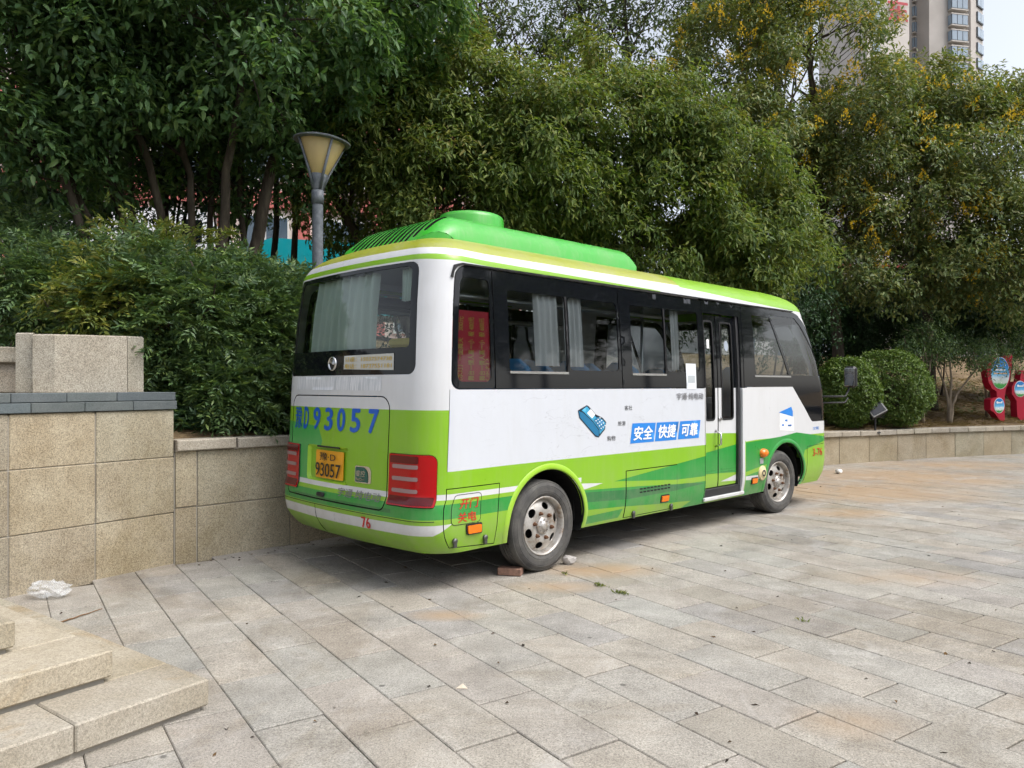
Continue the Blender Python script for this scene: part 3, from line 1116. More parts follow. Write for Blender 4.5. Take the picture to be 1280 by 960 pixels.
# lettering
def text_mesh(body_, bold=0.0, spacing=1.0):
    cu = bpy.data.curves.new('t', 'FONT')
    cu.body = body_
    cu.size = 1.0
    cu.offset = bold
    cu.space_character = spacing
    cu.resolution_u = 3
    o = bpy.data.objects.new('t', cu)
    COL.objects.link(o)
    dg = bpy.context.evaluated_depsgraph_get()
    dg.update()
    me = bpy.data.meshes.new_from_object(o.evaluated_get(dg))
    v = np.array([tuple(q.co) for q in me.vertices]) if len(me.vertices) else np.zeros((1, 3))
    f = [tuple(p.vertices) for p in me.polygons]
    bpy.data.objects.remove(o); bpy.data.curves.remove(cu); bpy.data.meshes.remove(me)
    return v[:, :2], f
def text_on(name, body_, s0, s1, z0, z1, m, parent=bus, off=.003, bold=0.0, shear=0.0, rot90=False, fn=surf, nfn=surf_n, spacing=1.0):
    v, f = text_mesh(body_, 0.0, spacing)
    lift = np.zeros(len(v))
    if bold > .006:                       # heavier strokes: overprinted copies a hair apart
        nv = len(v); v0 = v; f0 = list(f)
        for k, (dx, dy) in enumerate(((bold, 0), (-bold, 0), (0, bold * .7), (0, -bold * .7))):
            f = f + [tuple(i + nv * (k + 1) for i in t) for t in f0]
            v = np.concatenate([v, v0 + np.array([dx, dy])])
            lift = np.concatenate([lift, np.full(nv, .0004 * (k + 1))])
    if rot90: v = np.stack([-v[:, 1], v[:, 0]], 1)
    a = v.min(0); b = v.max(0)
    q = (v - a) / np.maximum(b - a, 1e-6)
    S = s0 + (s1 - s0) * q[:, 0] + shear * (q[:, 1] - .5); V = z0 + (z1 - z0) * q[:, 1]
    Pn = nfn(S, V)
    P = fn(S, V) + Pn * (off + lift)[:, None]
    # orient outward
    ff = []
    for t in f:
        p0, p1, p2 = P[t[0]], P[t[1]], P[t[2]]
        ff.append(t if np.dot(np.cross(p1 - p0, p2 - p0), Pn[t[0]]) >= 0 else t[::-1])
    return link(name, mesh_data(name, P.tolist(), ff, [m]), parent)

def decal(name, poly, m, parent=bus, off=.002, lip=0.0):
    return skin(name, poly, (), parent, off, lip, [m], False)

chs = [('豫', 1.935, 1.795), ('D', 1.755, 1.66), ('9', 1.575, 1.445), ('3', 1.37, 1.235), ('0', 1.17, 1.045), ('5', .97, .83), ('7', .73, .60)]
for ch, l0, l1 in chs:
    text_on('lettering', ch, s_l(l0), s_l(l1), 1.19, 1.385, TEXT_BLUE, hatch, .003, .028 if ch != '豫' else .0062, .01)
text_on('lettering', '豫·D', s_l(1.43), s_l(1.17), .935, 1.005, TEXT_BLACK, plate, .002, .007)
text_on('lettering', '93057', s_l(1.50), s_l(1.09), .80, .915, TEXT_BLACK, plate, .002, .012)
skin('plate_lamp', rrect(s_l(1.48), s_l(1.12), 1.045, 1.06, .004), (), hatch, .004, .012, [BLACKP], False)
bd = skin('badge', rrect(s_l(.875), s_l(.665), .795, .93, (.015, .05, .015, .015)), (), hatch, .006, .006, [CHROME], False)
skin('badge_face', rrect(s_l(.865), s_l(.70), .803, .92, (.01, .07, .012, .012)), (), bd, .009, 0, [mat('badge_green', (.01, .09, .07), .3)], False)
text_on('lettering', '睿控', s_l(.855), s_l(.735), .845, .895, CHROME, bd, .011, .0)
text_on('lettering', 'ReCtrl', s_l(.85), s_l(.74), .815, .835, CHROME, bd, .011, .01)
text_on('lettering', '宇通·纯电动', s_l(1.10), s_l(.53), .665, .735, TEXT_GREY, hatch, .006, .009)
text_on('lettering', '客车', s_l(1.98), s_l(1.89), .70, .745, TEXT_GREY, hatch, .006, .009)
text_on('lettering', '76', s_l(.75), s_l(.635), .452, .54, TEXT_RED, bus, .003, .02)
text_on('lettering', '宇通·纯电动', 2.0, 2.50, 1.425, 1.495, TEXT_GREY, bus, .006, .009)
hk = MB()
p = surf(np.array([s_l(1.34)]), np.array([.66]))[0]
hk.box((p[0] - .012, p[1], .655), (.03, .10, .035), 0, 0, .008)
hk.build('hatch_handle', BLACKP, hatch)
# emblem and phone sticker on the rear window band
em = MB()
p = surf(np.array([s_l(1.28)]), np.array([1.755]))[0]
def ring_fn(r, a, h): return (p[0] - h, p[1] + r * math.cos(a), p[2] + r * math.sin(a))
em.lathe([(.062, .0), (.062, .012), (.050, .016), (.046, .006)], 28, ring_fn)
em.lathe([(.046, .004), (.001, .004)], 28, ring_fn, 1)
for k, (r0, a0, a1) in enumerate(((.036, 20, 200), (.024, 10, 210), (.012, 0, 220))):
    pts = [ring_fn(r0, R(a), .008) for a in np.linspace(a0, a1, 12)]
    em.tube(pts, .0045, 5)
em.build('emblem', [CHROME, BLACK], bus, True)
st = mat('sticker_foil', (.50, .50, .46), .5)
stk = decal('phone_sticker', [(s_l(1.10), 1.705), (s_l(.44), 1.69), (s_l(.44), 1.82), (s_l(1.10), 1.815)], st, rw, .003)
YEL = mat('lettering_gold', (.55, .38, .06), .5)
text_on('lettering', '订座：15037574738', s_l(1.08), s_l(.46), 1.765, 1.805, YEL, rw, .005, .01)
text_on('lettering', '电话：18737551181', s_l(1.08), s_l(.46), 1.707, 1.75, YEL, rw, .005, .01)
# weathered glue strip where an old sign hung
gm = mat('glue_strip', (.55, .57, .60), .6)
gp = opos(gm); g2 = N(gm, 'ShaderNodeMapping'); g2.inputs['Scale'].default_value = (60, 60, 2); L(gm, gp, g2.inputs[0])
L(gm, ramp(gm, noise(gm, g2.outputs[0], 1, 4, .7), [(.35, (.42, .45, .48)), (.6, (.72, .73, .75))]), bsdf(gm).inputs['Base Color'])
decal('old_sign_residue', [(s_l(1.93), 1.535), (s_l(.58), 1.53), (s_l(.58), 1.64), (s_l(1.93), 1.645)], gm, bus, .002)

# tail lamps
RED1 = mat('lamp_red', (.40, .003, .005), .15, .4, 0, .2)
RED2 = mat('lamp_dark_red', (.10, .002, .004), .15, .4, 0, .2)
CLEARL = mat('lamp_clear', (.30, .19, .19), .2, .4, 0, .2)
for f in (lambda p: p, refl):
    lp = inset(f(LAMP), .004)
    t = skin('tail_lamp', lp, (), bus, .012, .03, [RED1], False, lipmat=BLACKP)
    a, b = s_l(.43), -1.145
    skin('dark_lens', f(rrect(a, b + .02, .675, .74, .01)), (), t, .0165, 0, [RED2], False)
    for z in (.765, .855, .945):
        skin('clear_lens', f(rrect(a + .03, b - .10, z, z + .03, .012)), (), t, .019, .004, [CLEARL], False)
    skin('dark_lens', f(rrect(a, b - .10, .985, 1.04, .01)), (), t, .0165, 0, [RED2], False)

# side graphics
both_boxes = [([(1.248, 1.21), (1.213, 1.019), (1.598, 1.019), (1.63, 1.205)], '安全'), ([(1.65, 1.205), (1.617, 1.019), (1.992, 1.018), (2.037, 1.203)], '快捷'), ([(2.062, 1.203), (2.02, 1.02), (2.416, 1.017), (2.45, 1.205)], '可靠')]
for poly, tx in both_boxes:
    p_ = [poly[1], poly[2], poly[3], poly[0]]
    d_ = decal('slogan_panel', p_, SIGN_BLUE, bus, .002)
    cx = sum(q[0] for q in p_) / 4
    text_on('lettering', tx, cx - .155, cx + .155, 1.045, 1.18, TEXT_WHITE, d_, .0045, .03, .025)
POSB = mat('terminal_blue', (.012, .15, .30), .4); POSD = mat('terminal_outline', (.008, .02, .035), .4); POSL = mat('terminal_light', (.05, .32, .52), .4)
pos = decal('card_terminal_picture', [(.451, 1.351), (.47, 1.285), (.692, 1.11), (.74, 1.10), (.829, 1.168), (.85, 1.234), (.80, 1.275), (.70, 1.31), (.60, 1.385), (.575, 1.396)], POSD, bus, .0022)
decal('terminal_body', [(.46, 1.347), (.478, 1.29), (.695, 1.122), (.738, 1.112), (.745, 1.16), (.66, 1.24), (.52, 1.33)], POSB, pos, .003)
decal('terminal_face', [(.50, 1.35), (.575, 1.385), (.64, 1.335), (.70, 1.285), (.79, 1.262), (.838, 1.228), (.82, 1.178), (.752, 1.13), (.75, 1.17), (.66, 1.25), (.54, 1.33)], POSL, pos, .0032)
decal('terminal_screen', [(.575, 1.325), (.645, 1.275), (.69, 1.31), (.625, 1.36)], TEXT_WHITE, pos, .004)
decal('terminal_keypad', [(.665, 1.258), (.77, 1.155), (.82, 1.20), (.815, 1.235), (.735, 1.285), (.70, 1.28)], POSB, pos, .004)
for i in range(3):
    for j in range(4):
        x = .70 + i * .028 + j * .024; z = 1.253 + i * .012 - j * .024
        decal('key', [(x - .009, z), (x, z - .008), (x + .009, z), (x, z + .008)], TEXT_WHITE, pos, .005)
text_on('lettering', '客社', 1.125, 1.245, 1.337, 1.382, TEXT_BLACK, bus, .003, -.004)
text_on('lettering', '旅游', 1.022, 1.14, 1.195, 1.238, TEXT_BLACK, bus, .003, -.004)
text_on('lettering', '购物', .865, .985, 1.06, 1.107, TEXT_BLACK, bus, .003, -.004)
text_on('lettering', '开门', -.895, -.72, .635, .715, TEXT_RED, flap1, .003, .02)
text_on('lettering', '关电', -.905, -.73, .535, .61, TEXT_RED, flap1, .003, .02)
text_on('lettering', '3-76', 5.05, 5.31, .645, .745, TEXT_RED, bus, .004, .014)
kp = rrect(-.965, -.69, .52, .745, .03)
skin('key_flap', kp, (), flap1, .0018, 0, LM, True)
ki = resample(kp, 40)
kt = MB(); kt.tube([tuple(q) for q in (surf(ki[:, 0], ki[:, 1]) + surf_n(ki[:, 0], ki[:, 1]) * .002)] , .0025, 4); kt.build('flap_seam', RUBBER, flap1)
stc = decal('sticker', [(2.19, 1.535), (2.375, 1.535), (2.375, 1.80), (2.185, 1.80)], mat('sticker_white', (.72, .76, .80), .4), bus, .003)
decal('sticker_panel', [(2.215, 1.60), (2.35, 1.60), (2.35, 1.675), (2.215, 1.675)], mat('sticker_grey', (.42, .46, .48), .5), stc, .0045)
tri = decal('blue_notice', [(4.18, 1.242), (4.53, 1.18), (4.53, 1.245), (4.49, 1.305)], SIGN_BLUE, bus, .003)
decal('notice_sheet', [(4.20, 1.02), (4.56, 1.0), (4.545, 1.18), (4.20, 1.235)], TEXT_WHITE, bus, .002)
for (a, b, w) in ((4.33, 1.13, .06), (4.25, 1.075, .05), (4.40, 1.065, .09)):
    decal('notice_mark', [(a, b), (a + w, b - .003), (a + w, b + .02), (a, b + .018)], SIGN_BLUE, bus, .0045)
text_on('lettering', '文明', 5.06, 5.22, .985, 1.03, SIGN_BLUE, bus, .003, .0)

def boxlamp(s, z, w, h, m, parent=bus, d=.02, nm='marker_lamp'):
    o = skin(nm, rrect(s - w / 2 - .012, s + w / 2 + .012, z - h / 2 - .012, z + h / 2 + .012, .012), (), parent, .008, .01, [BLACKP], False)
    skin('lens', rrect(s - w / 2, s + w / 2, z - h / 2, z + h / 2, .01), (), o, .008 + d * .5, d * .6, [m], False)
    return o
boxlamp(-.755, .472, .13, .06, AMBER, flap1)
boxlamp(1.795, .44, .12, .055, AMBER, flap2)
boxlamp(3.62, .458, .11, .055, AMBER)
def latch(s, z, parent):
    q = MB(); p = surf(np.array([s]), np.array([z]))[0]
    q.lathe([(.001, .0), (.022, .001), (.022, .02), (.012, .026), (.001, .027)], 12, lambda r, a, h: (p[0] + r * math.cos(a), p[1] - h, p[2] + r * math.sin(a)))
    q.box((p[0], p[1] - .012, p[2] - .03), (.03, .024, .04), 0, 0, .004)
    q.build('latch', CHROME if False else mat('latch_metal', (.12, .12, .12), .35, .5, .8), parent, False)
latch(-.965, .40, flap1); latch(-.65, .385, flap1); latch(1.29, .35, flap2); latch(1.925, .352, flap2)
for r_ in range(2):
    for i in range(9):
        s0 = 1.36 + i * .059; z0 = .578 - r_ * .032
        decal('vent_slot', [(s0, z0 - .010), (s0 + .046, z0 - .012), (s0 + .046, z0 + .002), (s0, z0 + .004)], RUBBER, flap2, .006)
# turn indicator, repeater and charging cap ahead of the door
q = MB(); p = surf(np.array([3.81]), np.array([.77]))[0]
q.lathe([(.072, 0), (.070, .02), (.055, .042), (.03, .055), (.001, .06)], 20, lambda r, a, h: (p[0] + r * 1.15 * math.cos(a), p[1] - h, p[2] + r * .75 * math.sin(a)))
q.build('turn_indicator', AMBER, bus, True)
decal('reflector', rrect(3.735, 3.81, .645, .71, .006), mat('reflector_grey', (.35, .36, .36), .3), bus, .006, .006)
q = MB(); p = surf(np.array([3.785]), np.array([.535]))[0]
cfn = lambda r, a, h: (p[0] + r * math.cos(a), p[1] - h, p[2] + r * math.sin(a))
q.lathe([(.088, 0), (.088, .012), (.078, .02), (.055, .016), (.05, .026), (.001, .028)], 24, cfn)
q.lathe([(.040, .027), (.040, .031), (.022, .031), (.022, .027)], 20, cfn, 1)
q.build('filler_cap', [mat('cap_cream', (.62, .52, .30), .5), BLACKP], bus, True)

# ---- passenger door: two folding leaves set back in the opening
LIV.append(([(2.5, .9), (3.45, .9), (3.45, 1.02), (2.5, 1.06)], LI_))
LIV.append(([(2.5, .828), (3.45, .915), (3.45, .575), (2.5, .615)], EM_))
LIV.append(([(2.95, .50), (3.30, .555), (3.45, .56), (3.45, .475)], W_))
skin('door_header', [(2.564, 2.36), (3.40, 2.36), (3.40, 2.50), (2.564, 2.497)], (), bus, -.003, .03, [BLACK], False)
for (a, b, g0, g1, hs_) in ((2.585, 2.885, 2.645, 2.815, 1), (2.905, 3.285, 2.985, 3.215, 0)):
    G_ = rrect(g0, g1, 1.20, 2.275, .03)
    leaf = skin('door_leaf', [(a, .445), (b, .445), (b, 2.35), (a, 2.35)], [G_], bus, -.05, .03, lipmat=RUBBER)
    skin('pane', inset(G_, -.006), (), leaf, -.058, 0, [GLASS], False)
    skin('pane_seal', inset(G_, -.016), [inset(G_, .003)], leaf, -.045, .008, [RUBBER], False)
    for z in (.66, .69):
        skin('pressed_rib', [(a + .05, z - .05), (b - .06, z - .05), (b - .06, z - .042), (a + .05, z - .042)], (), leaf, -.046, .004, [P_EMER], False)
    if hs_:
        q = MB(); p0 = surf(np.array([2.835] * 4), np.array([.90, .93, 1.04, 1.075]))
        pts = [tuple(p0[0] + np.array([0, .045, 0])), tuple(p0[1] + np.array([0, -.02, 0])), tuple(p0[2] + np.array([0, -.02, 0])), tuple(p0[3] + np.array([0, .045, 0]))]
        q.tube(pts, .012, 8); q.build('handle', CHROME, leaf, True)
    else:
        q = MB(); p0 = surf(np.array([2.93]), np.array([1.20]))[0]
        q.box((p0[0], p0[1] + .04, p0[2]), (.07, .02, .03), 0, 0, .006); q.build('lock', CHROME, leaf)
ov = decal('round_sticker', [(3.11 + .045 * math.cos(t), 2.02 + .06 * math.sin(t)) for t in np.linspace(0, 6.28, 20)[:-1]], mat('sticker_bluegrey', (.33, .38, .45), .4), bus, -.052)
decal('notice', rrect(2.70, 2.75, 1.98, 2.08, .004), TEXT_WHITE, bus, -.052)
skin('door_gap_seal', [(2.884, .445), (2.906, .445), (2.906, 2.35), (2.884, 2.35)], (), bus, -.062, .02, [RUBBER], False)
skin('door_jamb', [(3.29, .40), (3.335, .40), (3.335, 2.36), (3.29, 2.36)], (), bus, -.02, .05, [mat('jamb_grey', (.03, .03, .033), .4)], False)
skin('door_jamb', [(3.338, .36), (3.394, .36), (3.394, 1.543), (3.338, 1.543)], (), bus, .006, .03, [P_WHITE], False)
skin('door_jamb', [(3.338, 1.546), (3.394, 1.546), (3.394, 2.358), (3.338, 2.358)], (), bus, -.004, .04, [BLACK], False)
skin('door_jamb', [(2.562, .40), (2.58, .40), (2.58, 2.36), (2.562, 2.36)], (), bus, -.03, .03, [RUBBER], False)
q = MB()
ya = -1.105
q.box((2.95, ya + .09, .395), (.80, .16, .10), 0, 0, .006); q.build('door_step', BLACKP, bus)
q = MB(); q.box((2.965, ya - .004, .343), (.85, .03, .038), 0, 0, .006); q.build('step_edge', P_WHITE, bus)

# ---- wheel arches
def arch_flare(cx, parent):
    q = MB()
    A = np.linspace(-12, 192, 44)
    for side in (1, -1):
        rings = []
        for (r_, o_) in ((.473, -.03), (.473, .006), (.482, .009), (.512, .007), (.522, .001)):
            S = cx + r_ * np.cos(np.radians(A)); V = np.maximum(.305, .40 + r_ * .98 * np.sin(np.radians(A)))
            P = surf(S, V); Nn = surf_n(S, V)
            P = P + Nn * o_
            if side < 0: P[:, 1] *= -1
            rings.append(P)
        n = len(A)
        vs = np.concatenate(rings).tolist()
        fs = []; mi = []
        for k in range(4):
            for i in range(n - 1):
                fs.append((k * n + i, k * n + i + 1, (k + 1) * n + i + 1, (k + 1) * n + i))
        me = MB(); me.add(vs, fs)
        o = me.build('wheel_arch', parent, bus, True)
arch_flare(.08, P_LIME2)
arch_flare(4.36, P_EMER)
DARK = mat('underbody', (.012, .012, .012), .9, .1)  # also colours the roof vent slots, in place of their shade
for cx in (.08, 4.36):
    for sd in (-1, 1):
        q = MB()
        A = np.linspace(-20, 200, 24)
        vs = [];
        for yy in (1.09, .72):
            for a in A: vs.append((cx + .47 * math.cos(R(a)), sd * yy, max(.28, .40 + .46 * math.sin(R(a)))))
        n = len(A)
        fs = [(i, i + 1, n + i + 1, n + i) for i in range(n - 1)]
        vs.append((cx, sd * .72, .40)); fs += [(n + i, n + i + 1, 2 * n) for i in range(n - 1)]
        q.add(vs, fs); q.build('wheel_housing', DARK, bus)

# ---- wheels
TYRE = mat('tyre_rubber', (.035, .035, .037), .75, .3)
tp = noise(TYRE, opos(TYRE), 6, 5, .7)
L(TYRE, ramp(TYRE, tp, [(.3, (.04, .04, .042)), (.7, (.115, .11, .10))]), bsdf(TYRE).inputs['Base Color'])
STEEL = mat('wheel_steel', (.45, .44, .42), .42, .5, .55)
sp_ = noise(STEEL, opos(STEEL), 9, 6, .75)
L(STEEL, ramp(STEEL, sp_, [(.3, (.52, .51, .49)), (.52, (.42, .40, .37)), (.64, (.24, .16, .10)), (.8, (.16, .09, .05))]), bsdf(STEEL).inputs['Base Color'])
RUST = mat('rusty_nut', (.13, .065, .035), .8, .3)
def wheel(loc, steer=0.0, flip=False, full=True):
    w = empty('wheel', loc, steer + (math.pi if flip else 0), bus)
    RO = .385
    fn = lambda r, a, h: (r * math.cos(a), -h, r * math.sin(a))
    q = MB()
    q.lathe([(.245, -.10), (.262, -.115), (.33, -.118), (.368, -.10), (.383, -.085), (RO, -.06), (RO, -.045), (.378, -.044), (.378, -.036), (RO, -.035), (RO, -.008), (.378, -.007), (.378, .001), (RO, .002), (RO, .028), (.378, .029), (.378, .037), (RO, .038), (RO, .055), (.381, .082), (.372, .094), (.366, .093), (.362, .099), (.338, .110), (.334, .107), (.330, .111), (.29, .112), (.286, .108), (.282, .111), (.258, .104), (.247, .09), (.245, -.10)], 56, fn)
    # shoulder blocks
    for k in range(70):
        a = 2 * math.pi * k / 70
        c = fn(.378, a, .07)
        t = Vector((-math.sin(a), 0, math.cos(a)))
    tyre = q.build('tyre', TYRE, w, True)
    autosmooth(tyre, 40)
    if not full: return w
    q = MB()
    q.lathe([(.246, .088), (.252, .098), (.246, .104), (.236, .098), (.228, .08), (.222, .045)], 48, fn)
    rim = q.build('rim', STEEL, w, True)
    hl = []
    for k in range(6):
        a0 = 2 * math.pi * k / 6 + .3
        pts = []
        for t in np.linspace(0, 2 * math.pi, 15)[:-1]:
            u_, v_ = .031 * math.cos(t), .042 * math.sin(t)
            pts.append(((.168 + u_) * math.cos(a0) - v_ * math.sin(a0), (.168 + u_) * math.sin(a0) + v_ * math.cos(a0)))
        hl.append(pts)
    circ = [(.2225 * math.cos(t), .2225 * math.sin(t)) for t in np.linspace(0, 2 * math.pi, 49)[:-1]]
    def dish(a, b):
        r = np.hypot(a, b)
        h = np.interp(r, [0, .075, .095, .115, .15, .19, .2225], [.075, .075, .078, .084, .082, .066, .045])
        return np.stack([a, -h, b], -1)
    def dishn(a, b):
        h_ = .002
        x = dish(a + h_, b) - dish(a - h_, b); y = dish(a, b + h_) - dish(a, b - h_)
        n = np.cross(x, y); n /= np.linalg.norm(n, axis=-1, keepdims=True) + 1e-12
        return n
    skin('disc', circ, hl, rim, 0, .008, [STEEL], False, .018, dish, dishn)
    q = MB(); q.lathe([(.22, .0), (.001, .0)], 24, fn); q.build('brake_drum', DARK, rim)
    q = MB(); q.lathe([(.074, .075), (.074, .086), (.066, .094), (.040, .096), (.036, .106), (.028, .112), (.001, .112)], 28, fn)
    hub = q.build('hub', STEEL, w, True)
    for k in range(8):
        a = 2 * math.pi * k / 8
        q = MB(); c = fn(.053, a, .093)
        q.lathe([(.001, .012), (.007, .012), (.007, 0)], 6, lambda r, t, h: (c[0] + r * math.cos(t), c[1] - h, c[2] + r * math.sin(t)))
        q.build('bolt', CHROME, hub)
    for k in range(6):
        a = 2 * math.pi * (k + .5) / 6 + .3
        q = MB(); c = fn(.108, a, .081)
        q.lathe([(.001, .034), (.008, .033), (.009, .024), (.014, .022), (.017, .006), (.02, 0)], 6, lambda r, t, h: (c[0] + r * math.cos(t), c[1] - h, c[2] + r * math.sin(t)))
        q.build('wheel_nut', RUST, rim)
    return w
wheel((.05, -.998, .385))
wheel((4.29, -.998, .385), R(-6))
wheel((.05, .985, .385), 0, True, False)
wheel((4.29, .985, .385), R(-6), True, False)

# ---- underbody, floor, interior
q = MB()
q.box((2.15, 0, .47), (3.25, 2.02, .22)); q.box((-.78, 0, .47), (.62, 2.0, .2)); q.box((2.3, 0, .60), (6.6, 1.42, .24)); q.box((5.15, 0, .47), (.7, 1.7, .22))
q.tube([(0, -.8, .385), (0, .8, .385)], .06, 8); q.tube([(4.24, -.8, .385), (4.24, .8, .385)], .06, 8)
q.build('chassis', DARK, bus)
q = MB(); q.box((-1.08, -.62, .34), (.12, .2, .06), 0, 0, .01); q.box((-1.1, .2, .33), (.1, .12, .07), 0, 0, .01); q.build('tow_bracket', DARK, bus)
INT = mat('cabin_grey', (.20, .20, .21), .7); SEATB = mat('seat_blue', (.05, .22, .45), .55); SEATF = mat('seat_fabric', (.06, .08, .14), .85)
q = MB(); q.box((2.2, 0, .90), (6.5, 2.1, .05)); q.build('cabin_floor', INT, bus)
q = MB(); q.box((1.9, 0, 2.60), (5.6, 1.7, .03)); q.build('cabin_ceiling', mat('cabin_ceiling', (.4, .4, .4), .8), bus)
def seat(x, y):
    q = MB()
    q.box((x, y, 1.18), (.42, .42, .10), 0, 0, .03)
    q.tube([(x - .15, y, .80), (x - .15, y, 1.14)], .03, 6); q.tube([(x + .12, y, .80), (x + .12, y, 1.14)], .03, 6)
    n = 9
    vs = []; fs = []
    for k in range(n):
        f = k / (n - 1)
        z = 1.18 + .62 * f
        hw = .21 * (1 if f < .75 else math.sqrt(max(.05, 1 - ((f - .75) / .27) ** 2)))
        xx = x - .20 - .09 * f
        for (dx, dy) in ((-.035, -hw), (.035, -hw), (.05, 0), (.035, hw), (-.035, hw)):
            vs.append((xx + dx, y + dy, z))
    for k in range(n - 1):
        for i in range(5):
            j = (i + 1) % 5
            fs.append((k * 5 + i, k * 5 + j, k * 5 + 5 + j, k * 5 + 5 + i))
    fs.append(tuple(range(n * 5 - 5, n * 5)))
    q.add(vs, fs, 1)
    o = q.build('seat', [SEATF, SEATB], bus, True)
for x in (-.55, .22, 1.0, 1.75):
    for y in (-.82, -.36, .40, .84): seat(x, y)
for y in (.40, .84): seat(2.6, y)
seat(4.25, -.66); seat(4.4, .6)
q = MB(); q.box((5.2, 0, 1.15), (.55, 1.9, .5), 0, 0, .08); q.build('dashboard', INT, bus)
q = MB()
pts = [(4.72 + .0, .6 + .2 * math.cos(a), 1.42 + .2 * math.sin(a)) for a in np.linspace(0, 2 * math.pi, 22)]
pts = [(4.72 + .06 * math.sin(a), .6 + .2 * math.cos(a), 1.45 + .18 * math.sin(a)) for a in np.linspace(0, 2 * math.pi, 22)]
q.tube(pts, .014, 6); q.tube([(4.74, .6, 1.45), (5.0, .6, 1.25)], .03, 6); q.build('steering_wheel', BLACKP, bus, True)
RAIL = mat('hand_rail', (.55, .56, .56), .3, .5, .6)
q = MB()
q.tube([(2.2, -.55, .8), (2.2, -.55, 2.55)], .016, 8); q.tube([(2.45, -.80, .8), (2.45, -.80, 1.6), (2.30, -.86, 2.3), (2.28, -.86, 2.55)], .016, 8)
q.tube([(3.5, -.75, .8), (3.5, -.75, 2.55)], .016, 8)
q.build('hand_rail', RAIL, bus, True)
for sd in (-1, 1):
    q = MB(); q.tube([(-.9, sd * .80, 2.30), (2.4, sd * .80, 2.30)], .022, 8); q.build('luggage_rail', RAIL, bus, True)

# curtains
def curtain(name, S0, S1, z0, z1, m, folds, amp=.012, inside=.05, taper=0.0):
    nS, nZ = folds * 8, 8
    vs = []; fs = []
    ph = random.random() * 6
    for j in range(nZ + 1):
        v = z0 + (z1 - z0) * j / nZ
        for i in range(nS + 1):
            f = i / nS
            s = S0 + (S1 - S0) * f + taper * (1 - j / nZ) * (f - .5)
            p = surf(np.array([s]), np.array([v]))[0]; n_ = surf_n(np.array([s]), np.array([v]))[0]
            a = amp * (math.sin(f * folds * 2 * math.pi + ph) + .4 * math.sin(f * folds * 4.7 + j * .3))
            vs.append((p - n_ * (inside + a)).tolist())
    for j in range(nZ):
        for i in range(nS):
            k = j * (nS + 1) + i
            fs.append((k, k + 1, k + nS + 2, k + nS + 1))
    return link(name, mesh_data(name, vs, fs, [m], None, True), bus)
def cloth(name, c):
    m = mat(name, c, .9, .1)
    t = N(m, 'ShaderNodeBsdfTranslucent'); t.inputs[0].default_value = (*c, 1)
    ms = N(m, 'ShaderNodeMixShader'); ms.inputs[0].default_value = .3
    L(m, bsdf(m).outputs[0], ms.inputs[1]); L(m, t.outputs[0], ms.inputs[2])
    L(m, ms.outputs[0], m.node_tree.nodes['Material Output'].inputs['Surface'])
    return m
CW = cloth('curtain_white', (.80, .80, .80)); CG = cloth('curtain_pale_green', (.80, .88, .82))
curtain('rear_curtain', s_l(1.90), s_l(.82), 1.86, 2.50, CG, 9, .022, .09, .05)
curtain('rear_curtain', s_l(.50), s_l(.36), 2.25, 2.50, CG, 3, .014, .10, -.05)
curtain('side_curtain', .0, .305, 1.74, 2.36, CW, 4, .014, .06)
curtain('side_curtain', .375, .62, 1.74, 2.36, CW, 4, .014, .07)
curtain('side_curtain', 2.08, 2.22, 1.74, 2.36, CW, 3, .014, .10)
# tray on the rear shelf
q = MB(); q.box((-.98, -.62, 1.865), (.22, .46, .02), 0, 0, .005); q.box((-.98, -.62, 1.91), (.20, .36, .07), R(8), 0, .02); q.build('rear_shelf_box', mat('box_yellow', (.55, .42, .10), .6), bus)
q = MB(); q.box((-.93, 0, 1.84), (.4, 1.9, .03)); q.build('rear_shelf', INT, bus)
# red price poster inside the quarter window
pst = decal('price_poster', rrect(-.972, -.58, 1.595, 2.15, .005), mat('poster_red', (.42, .008, .03), .5), bus, -.02)
for k, (tx, a, b) in enumerate((('（水灯）一面舞天    300元', -.965, -.895), ('舞台一情人高一小  般 400元', -.84, -.77), ('舞台一情人高一小  般 600元', -.715, -.645), ('（水灯）', -.64, -.60))):
    text_on('lettering', tx, a, b, 1.61, 2.10 if k < 3 else 1.78, YEL, pst, -.017, .01, 0, True)

# ---- roof air conditioner
AX0, AX1, AYW = -.92, 1.98, .70
def ac(a, b):
    a = np.asarray(a, float); b = np.asarray(b, float)
    fx = np.clip((a - AX0) / .44, 0, 1); fr = np.sin(fx * math.pi / 2)
    ff = np.clip((AX1 - a) / .16, 0, 1); ffr = np.sqrt(np.clip(1 - (1 - ff) ** 2, 0, 1))
    fy = np.clip((AYW - np.abs(b)) / .24, 0, 1); fyr = np.sqrt(np.clip(1 - (1 - fy) ** 2, 0, 1))
    z = 2.715 + .295 * fr * ffr * (.15 + .85 * fyr) * np.where(fy > 0, 1, 0)
    hood = 1 / (1 + np.exp((np.abs(b) - .42) * 60)) * 1 / (1 + np.exp((a - .70) * 60)) * 1 / (1 + np.exp((-.28 - a) * 40)) * .035
    hood2 = 1 / (1 + np.exp((np.abs(b) - .36) * 60)) * 1 / (1 + np.exp((a - 1.62) * 60)) * 1 / (1 + np.exp((.85 - a) * 60)) * .035
    return np.stack([a, b, z + hood + hood2], -1)
def acn(a, b):
    h = .003
    x = ac(a + h, b) - ac(a - h, b); y = ac(a, b + h) - ac(a, b - h)
    n = np.cross(x, y); n /= np.linalg.norm(n, axis=-1, keepdims=True) + 1e-12
    return n
